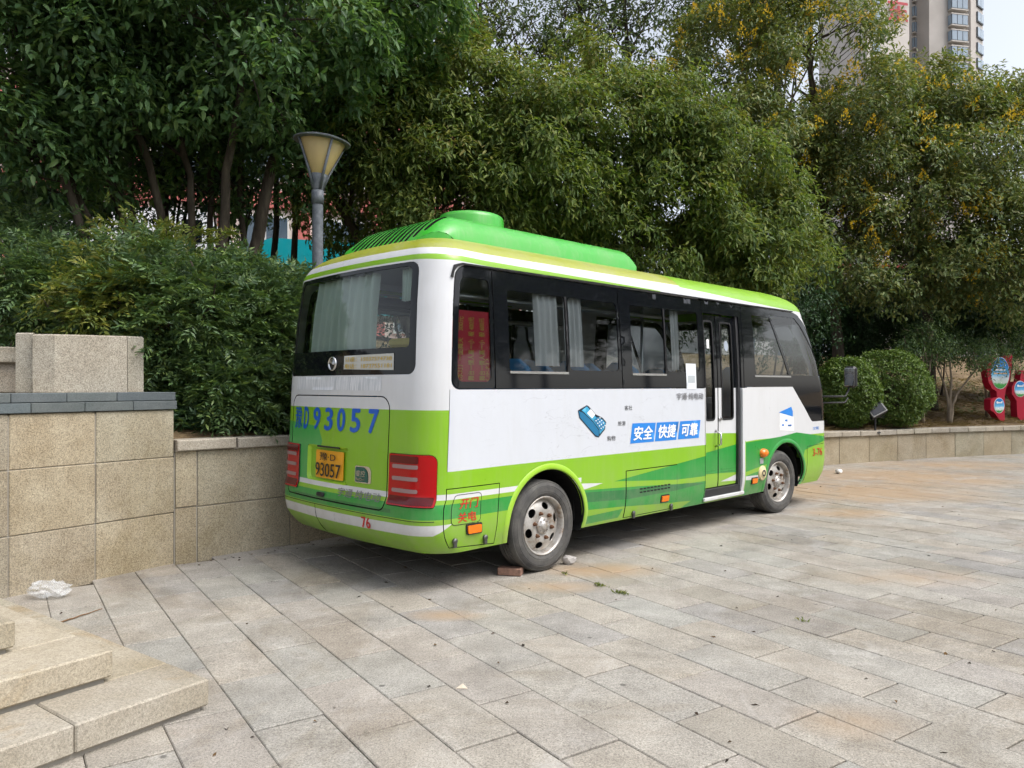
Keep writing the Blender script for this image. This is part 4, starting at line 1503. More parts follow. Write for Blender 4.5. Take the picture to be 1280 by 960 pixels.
def plan_ac():
    out = []
    for (cx, cy, r, a0) in ((AX1 - .12, -AYW + .12, .12, -90), (AX1 - .12, AYW - .12, .12, 0), (AX0 + .34, AYW - .34, .34, 90), (AX0 + .34, -AYW + .34, .34, 180)):
        for k in range(9):
            t = R(a0 + 90 * k / 8); out.append((cx + r * math.cos(t), cy + r * math.sin(t)))
    return out
slots = []
for k in range(15):
    yy = -.53 + k * .0757
    c = .10 if abs(yy) > .47 else (.04 if abs(yy) > .4 else 0)
    slots.append([(AX0 + .035 + c + t[0], yy + t[1] + (t[0]) * .04 * math.copysign(1, -yy)) for t in rrect(0, .30 - c * .6, -.022, .022, .02)])
acu = skin('air_conditioner', plan_ac(), slots, bus, 0, .035, [P_ACG], False, .035, ac, acn, lipmat=DARK)  # slot walls coloured near black for the shade of deep slots
skin('vent_shade_sheet', rrect(AX0 + .03, AX0 + .55, -.58, .58, .2), (), acu, -.03, 0, [DARK], False, .06, ac, acn)  # dark sheet under the slots, standing in for the shade inside
pa_ = plan_ac(); za = ac(np.array([p[0] for p in pa_]), np.array([p[1] for p in pa_]))
q = MB(); n_ = len(pa_)
q.add([tuple(p) for p in za] + [(p[0], p[1], 2.60) for p in za], [(i, (i + 1) % n_, n_ + (i + 1) % n_, n_ + i) for i in range(n_)])
q.build('skirt', P_ACG, acu, True)
q = MB()
q.lathe([(.30, 3.0), (.295, 3.15), (.285, 3.18), (.26, 3.195), (.22, 3.19), (.20, 3.165), (.001, 3.155)], 40, lambda r, a, h: (.20 + r * 1.1 * math.cos(a), .0 + r * math.sin(a), h))
fh = q.build('fan_hood', P_ACG, acu, True); autosmooth(fh, 50)
q = MB(); q.tube([(AX0 + .36, -AYW - .004, 2.745), (AX1 - .1, -AYW - .004, 2.745)], .006, 5); q.build('base_seam', RUBBER, acu)

# ---- mirror
q = MB()
P0 = surf(np.array([tb + .35]), np.array([1.42]))[0]
P1 = surf(np.array([tb + .35]), np.array([1.33]))[0]
q.tube([tuple(P0), (6.12, -1.17, 1.42), (6.20, -1.18, 1.50), (6.22, -1.19, 1.62)], .014, 7)
q.tube([tuple(P1), (6.10, -1.17, 1.335), (6.18, -1.18, 1.40)], .012, 7)
mir_ = q.build('mirror_arm', BLACKP, bus, True)
q = MB(); q.box((6.23, -1.20, 1.69), (.09, .17, .30), 0, 0, .03); q.build('mirror_head', BLACKP, mir_)
q = MB(); q.box((6.18, -1.20, 1.69), (.008, .135, .25), 0, 0, .004); q.build('mirror_glass', mat('mirror_glass', (.6, .62, .64), .03, .5, 1.0), mir_)
q = MB()
P0 = surf(np.array([2 * SC - tb - .35]), np.array([1.42]))[0]
q.tube([tuple(P0), (6.12, 1.2, 1.42), (6.22, 1.22, 1.55)], .014, 7); m2 = q.build('mirror_arm', BLACKP, bus, True)
q = MB(); q.box((6.23, 1.22, 1.70), (.10, .20, .34), 0, 0, .03); q.build('mirror_head', BLACKP, m2)

# ------------------------------------------------------------------ foliage
def unit(v): return v / (np.linalg.norm(v, axis=-1, keepdims=True) + 1e-12)

def leaf_object(name, P, D, Nn, Ln, Wd, m, parent=None, fine=True, curl=.12):
    """One mesh of leaves: each leaf is folded along its midrib."""
    n = len(P)
    B = unit(np.cross(D, Nn))
    Ln = np.asarray(Ln)[:, None]; Wd = np.asarray(Wd)[:, None]
    if fine:
        k = 6
        V = np.stack([P,
                      P + D * Ln * .30 + B * Wd * .46 + Nn * Wd * .16,
                      P + D * Ln * .66 + B * Wd * .38 + Nn * (Wd * .14 - Ln * curl * .4),
                      P + D * Ln - Nn * Ln * curl,
                      P + D * Ln * .66 - B * Wd * .38 + Nn * (Wd * .14 - Ln * curl * .4),
                      P + D * Ln * .30 - B * Wd * .46 + Nn * Wd * .16], 1).reshape(-1, 3)
        base = (np.arange(n) * k)[:, None]
        F = np.concatenate([base + np.array([0, 3, 2, 1]), base + np.array([0, 5, 4, 3])], 1).reshape(-1)
        nf = 2 * n; fl = 4
    else:
        k = 4
        V = np.stack([P, P + D * Ln * .45 + B * Wd * .5 + Nn * Wd * .15, P + D * Ln - Nn * Ln * curl, P + D * Ln * .45 - B * Wd * .5 + Nn * Wd * .15], 1).reshape(-1, 3)
        base = (np.arange(n) * k)[:, None]
        F = np.concatenate([base + np.array([0, 2, 1]), base + np.array([0, 3, 2])], 1).reshape(-1)
        nf = 2 * n; fl = 3
    me = bpy.data.meshes.new(name)
    me.vertices.add(len(V)); me.vertices.foreach_set('co', V.astype(np.float32).ravel())
    me.loops.add(len(F)); me.loops.foreach_set('vertex_index', F.astype(np.int32))
    me.polygons.add(nf)
    me.polygons.foreach_set('loop_start', np.arange(nf, dtype=np.int32) * fl)
    try: me.polygons.foreach_set('loop_total', np.full(nf, fl, dtype=np.int32))
    except Exception: pass
    me.materials.append(m)
    me.update(calc_edges=True)
    return link(name, me, parent)

def crown_points(lobes, n, shell=.45, back=.35, bottom=.6, wob=.16, clump=None):
    """Twig positions spread through the outer part of a set of lobes; with clump=(count, radius) they gather in sprays."""
    if clump:
        c, dc = crown_points(lobes, clump[0], shell, back, bottom, wob)
        i = RNG.integers(0, len(c), n)
        rad = clump[1] * (.7 + .6 * RNG.random(len(c)))
        d = unit(RNG.normal(size=(n, 3)) + dc[i] * .75 + np.array([0, 0, .55]))
        p = c[i] + d * (rad[i] * (1 - .45 * RNG.random(n) ** 1.5))[:, None] * np.array([1, 1, .62])
        return p, unit(d * .7 + dc[i] * .5)
    C = np.array([l[0] for l in lobes], float); Rd = np.array([l[1] for l in lobes], float)
    area = (Rd[:, 0] * Rd[:, 1] * Rd[:, 2]) ** (2 / 3)
    outP = []; outD = []
    tot = 0
    while tot < n:
        m = max(n, 200)
        i = RNG.choice(len(lobes), m, p=area / area.sum())
        d = unit(RNG.normal(size=(m, 3)))
        ph = i * 1.7
        w = 1 + wob * (np.sin(d[:, 0] * 5 + ph) * np.cos(d[:, 2] * 4 + ph * 2) + .7 * np.sin(d[:, 1] * 9 + d[:, 2] * 7 + ph))
        rho = (1 - shell * RNG.random(m) ** 1.3) * w
        p = C[i] + d * Rd[i] * rho[:, None]
        tc = unit(np.array([0, 0, CAM_H]) - p)
        face = (d * tc).sum(1)
        keep = RNG.random(m) < np.where(face < -.15, back, 1)
        keep &= RNG.random(m) < np.where(d[:, 2] < -.45, bottom, 1)
        for j in range(len(lobes)):
            q = np.linalg.norm((p - C[j]) / Rd[j], axis=1)
            keep &= ~((q < .55) & (i != j) & (RNG.random(m) < .85))
        outP.append(p[keep]); outD.append(d[keep]); tot += int(keep.sum())
    return np.concatenate(outP)[:n], np.concatenate(outD)[:n]

def twig_leaves(P, D, per, ll, wl, twig=.25, droop=.4, up=.3, spread=.06, flat=.0):
    """Leaves set round the end of each twig."""
    n = len(P)
    ax = unit(D * .8 + np.array([0, 0, up]) + RNG.normal(size=(n, 3)) * .35)
    p = np.repeat(P, per, 0); a = np.repeat(ax, per, 0); d0 = np.repeat(D, per, 0)
    m = len(p)
    t = RNG.random(m)[:, None]
    pos = p + a * twig * (t - .3) + RNG.normal(size=(m, 3)) * spread
    rad = unit(np.cross(a, RNG.normal(size=(m, 3))))
    d = unit(a * (.25 + .5 * t) + rad * .9 + np.array([0, 0, -1]) * droop * (.6 + .8 * RNG.random(m)[:, None]))
    nn = np.array([0, 0, .9]) + d0 * .35 + RNG.normal(size=(m, 3)) * .35
    nn = unit(nn - d * (nn * d).sum(1, keepdims=True))
    sz = .7 + .5 * RNG.random(m)
    return pos, d, nn, ll * sz, wl * sz

def pinnate(P, D, pairs, ll, wl, rachis=.3, droop=.25, up=.4):
    """Feathered leaves: leaflets in pairs along a stalk."""
    n = len(P)
    ax = unit(D * .9 + np.array([0, 0, up]) + RNG.normal(size=(n, 3)) * .45)
    ax = unit(ax + np.array([0, 0, -droop]) * RNG.random(n)[:, None])
    sd = unit(np.cross(ax, np.array([0, 0, 1.0]) + RNG.normal(size=(n, 3)) * .4))
    up_ = np.cross(sd, ax)
    per = pairs * 2 + 1
    k = np.arange(per)
    f = np.minimum(k // 2 / pairs, 1.0)
    sg = np.where(k == per - 1, 0, np.where(k % 2 == 0, 1, -1))
    f = np.where(k == per - 1, 1.0, .2 + .8 * f)
    pos = P[:, None] + ax[:, None] * (rachis * f)[None, :, None] - np.array([0, 0, 1]) * (rachis * .35 * f ** 2)[None, :, None]
    d = ax[:, None] * np.where(sg == 0, 1.0, .55)[None, :, None] + sd[:, None] * sg[None, :, None] * .85 + np.array([0, 0, -.25])
    d = d + RNG.normal(size=d.shape) * .15
    d = unit(d.reshape(-1, 3)); pos = pos.reshape(-1, 3)
    nn = np.repeat(up_, per, 0) + RNG.normal(size=(n * per, 3)) * .25
    nn = unit(nn - d * (nn * d).sum(1, keepdims=True))
    sz = .7 + .5 * RNG.random(n * per)
    return pos, d, nn, ll * sz, wl * sz

def wander(p0, p1, n=6, amp=.12, sag=0.0):
    p0 = Vector(p0); p1 = Vector(p1)
    ln = (p1 - p0).length
    out = []
    for k in range(n + 1):
        f = k / n
        w = amp * ln * math.sin(math.pi * f) if 0 < k < n else 0
        out.append(p0.lerp(p1, f) + Vector((random.uniform(-1, 1), random.uniform(-1, 1), random.uniform(-.5, .5))) * w * .5 + Vector((0, 0, sag * math.sin(math.pi * f))))
    return out

BARK = bark_mat('bark_grey_brown', (.035, .028, .022), (.10, .082, .062))
BARK_P = bark_mat('bark_pale', (.14, .11, .08), (.30, .25, .19))

def make_tree(name, label, base, stems, lobes, lm, leaf, ntw, per, twig, bark=BARK, group=None, fine=True, droop=.4, up=.3, limbs=26, kind='twig', cat='tree', shell=.45, back=.35, spread=.06, wob=.16, bottom=.6, twigs=180, trunk_n=8, clump=None, young=None):
    base = Vector(base)
    t = empty(name, base)
    tag(t, label, cat, group)
    C = [Vector(l[0]) for l in lobes]
    P, D = crown_points(lobes, ntw, shell, back, bottom, wob, clump)
    for st in stems:
        pts, r0, r1 = st
        pts = [Vector(p) - base for p in pts]
        q = MB()
        # refine the polyline
        fine_pts = []
        for a, b in zip(pts, pts[1:]):
            for k in range(3): fine_pts.append(a.lerp(b, k / 3) + Vector((random.uniform(-1, 1), random.uniform(-1, 1), 0)) * (.02 if k else 0))
        fine_pts.append(pts[-1])
        rr = [r0 + (r1 - r0) * (i / (len(fine_pts) - 1)) ** .8 for i in range(len(fine_pts))]
        rr[0] *= 1.35
        q.tube(fine_pts, rr, trunk_n)
        nl = max(2, limbs // len(stems))
        for k in range(nl):
            i0 = random.randint(int(len(fine_pts) * .55), len(fine_pts) - 1)
            s_ = fine_pts[i0]
            c = min(C, key=lambda c_: (c_ - base - s_).length + random.uniform(0, 3))
            li = lobes[C.index(c)]
            e = c - base + Vector((random.uniform(-.75, .75) * li[1][0], random.uniform(-.75, .75) * li[1][1], random.uniform(-.3, .8) * li[1][2]))
            pp = wander(s_, e, 5, .16)
            q.tube(pp, [max(.008, rr[i0] * .55 * (1 - j / 5.5)) for j in range(6)], 5)
        q.build('trunk', bark, t, True)
    # twigs reaching the leaf clusters
    if twigs:
        q = MB()
        idx = RNG.choice(len(P), min(twigs, len(P)), replace=False)
        for i in idx:
            e = Vector(P[i]) - base
            c = min(C, key=lambda c_: (c_ - base - e).length) - base
            s_ = e.lerp(c, random.uniform(.25, .5)) - Vector((0, 0, random.uniform(0, .25)))
            q.tube(wander(s_, e, 3, .12), [.014, .011, .008, .004], 4)
        q.build('branches', bark, t)['kind'] = 'stuff'
    if kind == 'twig':
        A = twig_leaves(P, D, per, leaf[0], leaf[1], twig, droop, up, spread)
    else:
        A = pinnate(P, D, per, leaf[0], leaf[1], twig, droop, up)
    pos = A[0] - np.array(base)
    if young is not None:
        ny = len(P); per_ = len(pos) // ny
        top = D[:, 2] > RNG.uniform(.35, .95, ny)
        yk = np.repeat(top, per_) & (RNG.random(len(pos)) < .6)
        leaf_object('new_growth', pos[yk], A[1][yk], A[2][yk], A[3][yk], A[4][yk], young, t, fine)
        kk_ = ~yk
        leaf_object('crown', pos[kk_], A[1][kk_], A[2][kk_], A[3][kk_], A[4][kk_], lm, t, fine)
    else:
        leaf_object('crown', pos, A[1], A[2], A[3], A[4], lm, t, fine)
    return t

def lobe(px, py, d, r, ry=None, rz=None):
    c = at(px, py, d)
    return (tuple(c), (r, ry or r, rz or r))

LEAF_BIG = leaf_mat('leaf_glossy_dark', [(0.050, 0.101, 0.047), (0.072, 0.145, 0.056), (0.101, 0.192, 0.064), (0.063, 0.120, 0.061), (0.147, 0.228, 0.076), (0.080, 0.160, 0.056)], .5, .36, .28)
LEAF_MID = leaf_mat('leaf_evergreen', [(0.070, 0.118, 0.040), (0.103, 0.161, 0.047), (0.154, 0.206, 0.052), (0.087, 0.136, 0.044), (0.218, 0.252, 0.059), (0.124, 0.171, 0.047)], .55, .36, .22)
LEAF_KOE = leaf_mat('leaf_rain_tree', [(0.077, 0.124, 0.048), (0.118, 0.172, 0.059), (0.182, 0.219, 0.067), (0.096, 0.145, 0.056), (0.247, 0.238, 0.080), (0.132, 0.184, 0.059)], .5, .3, .3)
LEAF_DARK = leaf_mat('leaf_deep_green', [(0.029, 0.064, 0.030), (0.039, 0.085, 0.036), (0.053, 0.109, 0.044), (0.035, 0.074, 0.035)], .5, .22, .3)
LEAF_NAN = leaf_mat('leaf_bamboo_shrub', [(0.051, 0.095, 0.044), (0.074, 0.135, 0.051), (0.101, 0.175, 0.057), (0.061, 0.111, 0.051), (0.160, 0.227, 0.061), (0.085, 0.151, 0.054)], .45, .25, .4)
LEAF_NANY = leaf_mat('leaf_bamboo_shrub_bright', [(.11, .16, .035), (.17, .20, .04), (.08, .13, .035), (.26, .25, .05), (.13, .18, .04)], .45, .3, .35)
LEAF_BOX = leaf_mat('leaf_clipped', [(0.060, 0.114, 0.026), (0.102, 0.174, 0.036), (0.144, 0.216, 0.048), (0.078, 0.138, 0.031), (0.192, 0.252, 0.060)], .42, .25, .4)
LEAF_BACK = leaf_mat('leaf_back_tree', [(0.050, 0.086, 0.041), (0.074, 0.118, 0.047), (0.102, 0.144, 0.053), (0.140, 0.156, 0.053)], .5, .3, .3)
YOUNG = leaf_mat('leaf_new_growth', [(0.137, 0.163, 0.039), (0.200, 0.202, 0.050), (0.168, 0.192, 0.044), (0.252, 0.221, 0.066)], .5, .3, .25)
YOUNG_D = leaf_mat('leaf_new_growth_dark', [(.08, .14, .035), (.11, .17, .04), (.09, .15, .035)], .5, .3, .25)
YELLOW = leaf_mat('flower_yellow', [(.75, .52, .03), (.65, .42, .03), (.80, .62, .07), (.50, .30, .06)], .6, .3, .2)

# ---- the many-stemmed evergreen at the left
lb = at(240, 330, 9.6)
gz = ground_z(lb.x, lb.y)
def sp(*pts): return [at(a, b, c) for a, b, c in pts]
stemsL = [
    (sp((240, 400, 9.7), (205, 300, 9.6), (185, 200, 9.4), (150, 120, 9.2), (132, 10, 9.0)), .07, .03),
    (sp((238, 400, 9.8), (240, 300, 9.7), (238, 220, 9.7), (215, 150, 9.6), (205, 40, 9.5)), .06, .03),
    (sp((262, 400, 9.7), (280, 290, 9.6), (282, 215, 9.5), (300, 120, 9.3), (310, 20, 9.2)), .08, .035),
    (sp((300, 400, 10.2), (322, 300, 10.2), (340, 205, 10.2), (360, 120, 10.2), (380, 30, 10.2)), .105, .05),
    (sp((180, 400, 10.0), (185, 310, 10.0), (150, 235, 9.9), (120, 190, 9.8), (60, 150, 9.6)), .06, .025),
    (sp((275, 400, 10.6), (262, 300, 10.6), (262, 220, 10.6), (270, 120, 10.6)), .055, .03),
    (sp((300, 400, 10.6), (305, 300, 10.6), (300, 210, 10.6), (320, 120, 10.6)), .05, .03),
]
lobesL = [lobe(110, 180, 10.6, .9, .8, .6), lobe(235, 185, 10.9, .8, .8, .55), lobe(150, 0, 9.3, 1.9, 1.6, 1.35), lobe(300, 20, 9.4, 1.7, 1.5, 1.45), lobe(400, 80, 10.7, 1.35, 1.2, 1.3), lobe(40, 50, 9.0, 1.5, 1.4, 1.1), lobe(230, 100, 9.9, 1.2, 1.2, .85), lobe(430, 20, 10.4, 1.5, 1.4, 1.3), lobe(250, -120, 9.6, 2.2, 1.9, 1.4), lobe(340, 185, 10.9, .85, .9, .8), lobe(60, -80, 9.0, 1.8, 1.6, 1.2)]
make_tree('evergreen_tree', 'tall many stemmed evergreen with large glossy leaves above the lamp post', (lb.x, lb.y, gz), stemsL, lobesL, LEAF_BIG, (.125, .052), 5200, 12, .24, fine=True, droop=.45, up=.35, limbs=40, twigs=260, back=.3, clump=(230, .5), young=YOUNG_D)
lb2 = at(100, 345, 9.0); gz2 = ground_z(lb2.x, lb2.y)
stemsL2 = [
    (sp((125, 400, 9.1), (112, 320, 9.0), (75, 210, 8.8), (20, 175, 8.6), (-60, 120, 8.5)), .065, .03),
    (sp((135, 400, 9.2), (130, 310, 9.2), (95, 240, 9.1), (50, 130, 9.0), (20, 40, 8.9)), .055, .025),
    (sp((160, 400, 9.6), (170, 320, 9.6), (140, 240, 9.5), (128, 170, 9.4), (100, 100, 9.2)), .07, .03),
]
lobesL2 = [lobe(-30, 40, 8.7, 1.7, 1.4, 1.4), lobe(60, 20, 8.9, 1.3, 1.2, 1.2), lobe(-40, 180, 9.0, 1.2, 1.2, 1.0), lobe(30, 230, 10.4, .9, 1.0, .9)]
make_tree('evergreen_tree', 'leaning grey stemmed evergreen with large glossy leaves above the faceted block', (lb2.x, lb2.y, gz2), stemsL2, lobesL2, LEAF_BIG, (.12, .05), 2100, 12, .24, fine=True, droop=.45, up=.3, limbs=24, twigs=160, clump=(100, .48), young=YOUNG_D)
# dark slender stems farther back between the trunks
for k, (px, d, lean) in enumerate(((20, 12.5, -20), (150, 12.0, 10), (215, 12.6, -8), (258, 12.0, 22), (330, 12.4, 14), (365, 12.2, 26))):
    b = at(px, 330, d); z0 = ground_z(b.x, b.y)
    q0 = Vector((b.x, b.y, z0)); top = at(px + lean, 60, d + .3)
    lbs = [(tuple(top + Vector((0, 0, -.3))), (1.3, 1.2, 1.2)), (tuple(top + Vector((random.uniform(-.6, .6), .3, .9))), (1.3, 1.2, 1.0))]
    names = ['slim dark tree behind the leaning evergreen at far left', 'slim dark tree between the two grey leaning stems', 'slim dark tree straight behind the central forked stems', 'slim dark tree right of the central forked stems', 'slim dark tree behind the thick dark trunk', 'slim dark tree leaning right just left of the lamp post']
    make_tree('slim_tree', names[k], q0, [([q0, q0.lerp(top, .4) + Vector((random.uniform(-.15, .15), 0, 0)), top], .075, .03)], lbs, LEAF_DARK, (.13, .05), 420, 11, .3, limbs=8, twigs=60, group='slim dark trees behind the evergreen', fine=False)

# ---- round-headed evergreens behind the bus
def evergreen(name, label, bx, d, lobes, n, lm=LEAF_MID, **kw):
    b = at(bx, 470, d); z0 = ground_z(b.x, b.y)
    q0 = Vector((b.x, b.y, z0))
    c0 = Vector(lobes[0][0])
    stems = [([q0 + Vector((-.1, 0, 0)), q0.lerp(c0, .5) + Vector((-.35, 0, 0)), c0 + Vector((-.8, 0, .2))], .12, .05), ([q0 + Vector((.12, .05, 0)), q0.lerp(c0, .5) + Vector((.3, .1, 0)), c0 + Vector((.7, 0, .4))], .11, .05)]
    return make_tree(name, label, q0, stems, lobes, lm, kw.pop('leaf', (.118, .037)), n, kw.pop('per', 13), kw.pop('twig', .26), **kw)
lobesC1 = [lobe(430, 170, 11.6, .9, .8, 1.1), lobe(585, 165, 12.4, 1.45, 1.4, 1.35), lobe(500, 190, 12.0, 1.1, 1.1, 1.2), lobe(650, 210, 12.2, 1.25, 1.2, 1.2), lobe(560, 255, 11.8, 1.3, 1.1, .9), lobe(470, 110, 12.4, 1.0, 1.0, 1.1), lobe(455, 250, 11.8, .8, .9, .8)]
evergreen('round_evergreen', 'dense domed evergreen tree behind the rear of the bus roof', 560, 12.6, lobesC1, 5600, fine=True, droop=.75, up=.15, limbs=30, shell=.35, twigs=120, clump=(190, .46), young=YOUNG)
lobesC2 = [lobe(760, 200, 13.4, 1.7, 1.5, 1.6), lobe(860, 245, 13.6, 1.5, 1.4, 1.3), lobe(700, 240, 13.0, 1.2, 1.2, 1.2), lobe(800, 290, 12.9, 1.5, 1.2, .9), lobe(930, 290, 13.8, 1.0, 1.1, .95), lobe(890, 330, 13.4, 1.1, 1.1, .7), lobe(965, 330, 13.8, .7, .8, .6)]
evergreen('round_evergreen', 'dense domed evergreen tree behind the middle of the bus', 790, 13.9, lobesC2, 6600, fine=True, droop=.75, up=.15, limbs=34, shell=.35, twigs=140, clump=(230, .48), young=YOUNG)

# ---- golden rain trees at the right
def rain_tree(label, bx, d, lobes, n, flowers, trunk_top=None, fl=1.0):
    b = at(bx, 440, d); z0 = ground_z(b.x, b.y)
    q0 = Vector((b.x, b.y, z0 - .05)); c0 = Vector(lobes[0][0])
    stems = [([q0, q0 + Vector((.05, 0, 1.7)), q0.lerp(c0, .6) + Vector((.2, 0, 0)), c0 + Vector((.2, 0, 1.0))], .19, .06)]
    t = make_tree('golden_rain_tree', label, q0, stems, lobes, LEAF_KOE, (.135, .052), n, 12, .42, fine=False, droop=.5, up=.2, limbs=34, twigs=240, group='golden rain trees along the bank', shell=.45, clump=(int(n / 26), .62), young=YOUNG)
    P, D = crown_points(lobes, flowers, .1, .1, .1, .16)
    FP = []; FD = []
    for p, dd in zip(P, D):
        ax = unit(np.array([dd[0] * .5, dd[1] * .5, .8]) + RNG.normal(size=3) * .3)
        m = int(46 * fl)
        f = RNG.random(m)
        rad = unit(np.cross(ax, RNG.normal(size=(m, 3)))) * ((1 - f) * .13)[:, None]
        FP.append(p + ax * (f * .34)[:, None] + rad); FD.append(unit(rad + ax * .1 + RNG.normal(size=(m, 3)) * .03))
    FP = np.concatenate(FP) - np.array(q0); FD = np.concatenate(FD)
    nn = unit(np.cross(FD, RNG.normal(size=FD.shape)))
    leaf_object('blossom', FP, FD, nn, np.full(len(FP), .06), np.full(len(FP), .028), YELLOW, t, False)
    return t
rain_tree('golden rain tree with yellow blossom rising behind the front of the bus', 1045, 18.6, [lobe(1000, 110, 18.4, 2.3, 2.0, 1.9), lobe(930, 80, 18.8, 1.9, 1.8, 1.7), lobe(1060, 190, 18.2, 2.1, 1.8, 1.5), lobe(940, 190, 18.2, 1.5, 1.5, 1.4), lobe(1005, 55, 18.8, 1.6, 1.6, 1.4), lobe(1010, 270, 18.0, 1.4, 1.4, 1.1), lobe(1055, 315, 17.8, 1.2, 1.2, .8)], 4200, 120)
rain_tree('golden rain tree with yellow blossom below the pale tower', 1160, 19.6, [lobe(1130, 185, 19.2, 2.4, 2.0, 1.8), lobe(1200, 225, 19.0, 2.2, 1.9, 1.8), lobe(1110, 260, 18.6, 1.9, 1.7, 1.3), lobe(1190, 300, 18.4, 1.8, 1.6, 1.1), lobe(1085, 135, 19.4, 1.2, 1.3, 1.0), lobe(1185, 155, 19.4, 1.2, 1.2, .9), lobe(1105, 340, 18.1, 1.2, 1.2, .75), lobe(1170, 350, 18.3, 1.2, 1.1, .7)], 4500, 150)
rain_tree('golden rain tree with yellow blossom at the right edge of the view', 1290, 20.2, [lobe(1280, 200, 19.6, 2.3, 2.0, 1.7), lobe(1340, 180, 19.8, 2.3, 2.0, 1.9), lobe(1270, 300, 19.0, 2.1, 1.8, 1.3), lobe(1250, 150, 19.8, 1.0, 1.0, .8), lobe(1240, 355, 18.6, 1.3, 1.1, .75)], 2900, 110)

# ---- taller loose trees beyond, open against the sky
def loose(label, bx, d, top, lobes, n, lm=LEAF_BACK):
    b = at(bx, 430, d); z0 = ground_z(b.x, b.y)
    q0 = Vector((b.x, b.y, z0)); c0 = Vector(lobes[0][0])
    stems = [([q0, q0.lerp(c0, .5) + Vector((.2, 0, 0)), c0 + Vector((0, 0, .8))], .17, .05), ([q0.lerp(c0, .35), q0.lerp(c0, .7) + Vector((-.8, 0, 0)), c0 + Vector((-1.4, 0, .8))], .1, .04)]
    return make_tree('loose_tree', label, q0, stems, lobes, lm, (.16, .065), n, 9, .5, fine=False, droop=.4, up=.2, limbs=46, twigs=360, group='tall loose trees behind the evergreens', shell=.95, wob=.3, back=.6)
loose('tall open crowned tree showing sky behind the domed evergreen', 620, 22, 0, [lobe(600, 40, 22, 2.4, 2, 1.9), lobe(690, 60, 22, 2.0, 2, 1.8), lobe(640, -60, 22, 2.6, 2, 2.0), lobe(540, 10, 22, 1.8, 1.8, 1.8)], 1150)
loose('tall open crowned tree with sky gaps above the middle of the bus', 800, 23, 0, [lobe(780, 30, 23, 2.3, 2, 1.8), lobe(870, 20, 23, 2.2, 2, 2.0), lobe(820, -60, 23, 2.8, 2, 2.0), lobe(730, 10, 23, 1.6, 1.6, 1.8), lobe(840, 110, 22.6, 1.5, 1.5, 1.2)], 1250)
loose('tall open crowned tree behind the golden rain trees', 1000, 25, 0, [lobe(960, 10, 25, 2.4, 2, 2.0), lobe(985, -20, 25, 2.0, 2, 1.7), lobe(905, -40, 25, 2.4, 2, 2.0)], 1000)
loose('tall open crowned tree behind the many stemmed evergreen', 430, 20, 0, [lobe(450, 10, 20, 2.3, 2, 2.2), lobe(380, -40, 20, 2.2, 2, 2.0), lobe(520, -30, 20, 1.8, 2, 2.0)], 900)

# ---- dark understorey at the right
def shrub(name, label, px, py, d, r, lm, n, kind='twig', leaf=(.07, .03), per=11, twig=.16, group=None, base=None, fine=False, shell=.5, extra=(), stems=5, droop=.3, up=.4, wob=.14, bark=BARK):
    c = at(px, py, d)
    z0 = ground_z(c.x, c.y) if base is None else base
    q0 = Vector((c.x, c.y, z0 - .03))
    lobes = [(tuple(c), r)] + [lobe(*e) for e in extra]
    st = []
    for k in range(stems):
        a = random.uniform(0, 6.28)
        e = c + Vector((math.cos(a) * r[0] * .6, math.sin(a) * r[1] * .6, r[2] * .2))
        st.append(([q0 + Vector((math.cos(a) * .12, math.sin(a) * .12, 0)), q0.lerp(e, .5), e], .03, .012))
    return make_tree(name, label, q0, st, lobes, lm, leaf, n, per, twig, bark=bark, group=group, fine=fine, kind=kind, cat='shrub', shell=shell, limbs=8, twigs=30, droop=droop, up=up, wob=wob, trunk_n=5)
names = ['dark hedge shrub just ahead of the bus windscreen', 'dark hedge shrub behind the larger clipped ball', 'dark hedge shrub behind the two crape myrtles', 'dark hedge shrub behind the red sign with two ovals', 'dark hedge shrub at the right edge behind the cropped red sign']
for k, (px, py, d, r) in enumerate(((1035, 405, 21.5, (1.5, 1.3, 1.3)), (1100, 400, 22.0, (1.6, 1.3, 1.35)), (1175, 395, 22.3, (1.7, 1.3, 1.35)), (1250, 385, 22.0, (1.6, 1.3, 1.5)), (1315, 380, 22.0, (1.6, 1.3, 1.5)))):
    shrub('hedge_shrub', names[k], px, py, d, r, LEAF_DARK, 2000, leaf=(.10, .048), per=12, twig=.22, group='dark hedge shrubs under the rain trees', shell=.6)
names = ['dark undergrowth shrub behind the leaning grey stems', 'dark undergrowth shrub behind the central forked stems', 'dark undergrowth shrub behind the thick dark trunk', 'dark undergrowth shrub at the far left beyond the leaning stems']
for k, (px, py, d, r) in enumerate(((105, 250, 12.6, (1.1, .8, 1.15)), (205, 215, 13.0, (.9, .8, .85)), (285, 225, 13.2, (.85, .8, .9)), (10, 250, 12.2, (1.2, .8, 1.2)))):
    shrub('undergrowth_shrub', names[k], px, py, d, r, LEAF_DARK, 420, leaf=(.11, .045), per=11, twig=.25, group='dark undergrowth behind the left trunks', shell=.85, wob=.3)
names = ['dark undergrowth shrub showing under the bus roofline at the left', 'dark undergrowth shrub hidden behind the middle of the bus', 'dark undergrowth shrub behind the bus door', 'dark undergrowth shrub above the bus roof front']
for k, (px, py, d, r) in enumerate(((515, 330, 13.4, (1.4, 1.0, 1.3)), (640, 340, 14.2, (1.6, 1.0, 1.4)), (800, 360, 15.4, (1.8, 1.0, 1.5)), (960, 375, 17.0, (1.8, 1.0, 1.5)))):
    shrub('undergrowth_shrub', names[k], px, py, d, r, LEAF_DARK, 900, leaf=(.09, .04), per=12, twig=.25, group='dark undergrowth behind the bus', shell=.6)

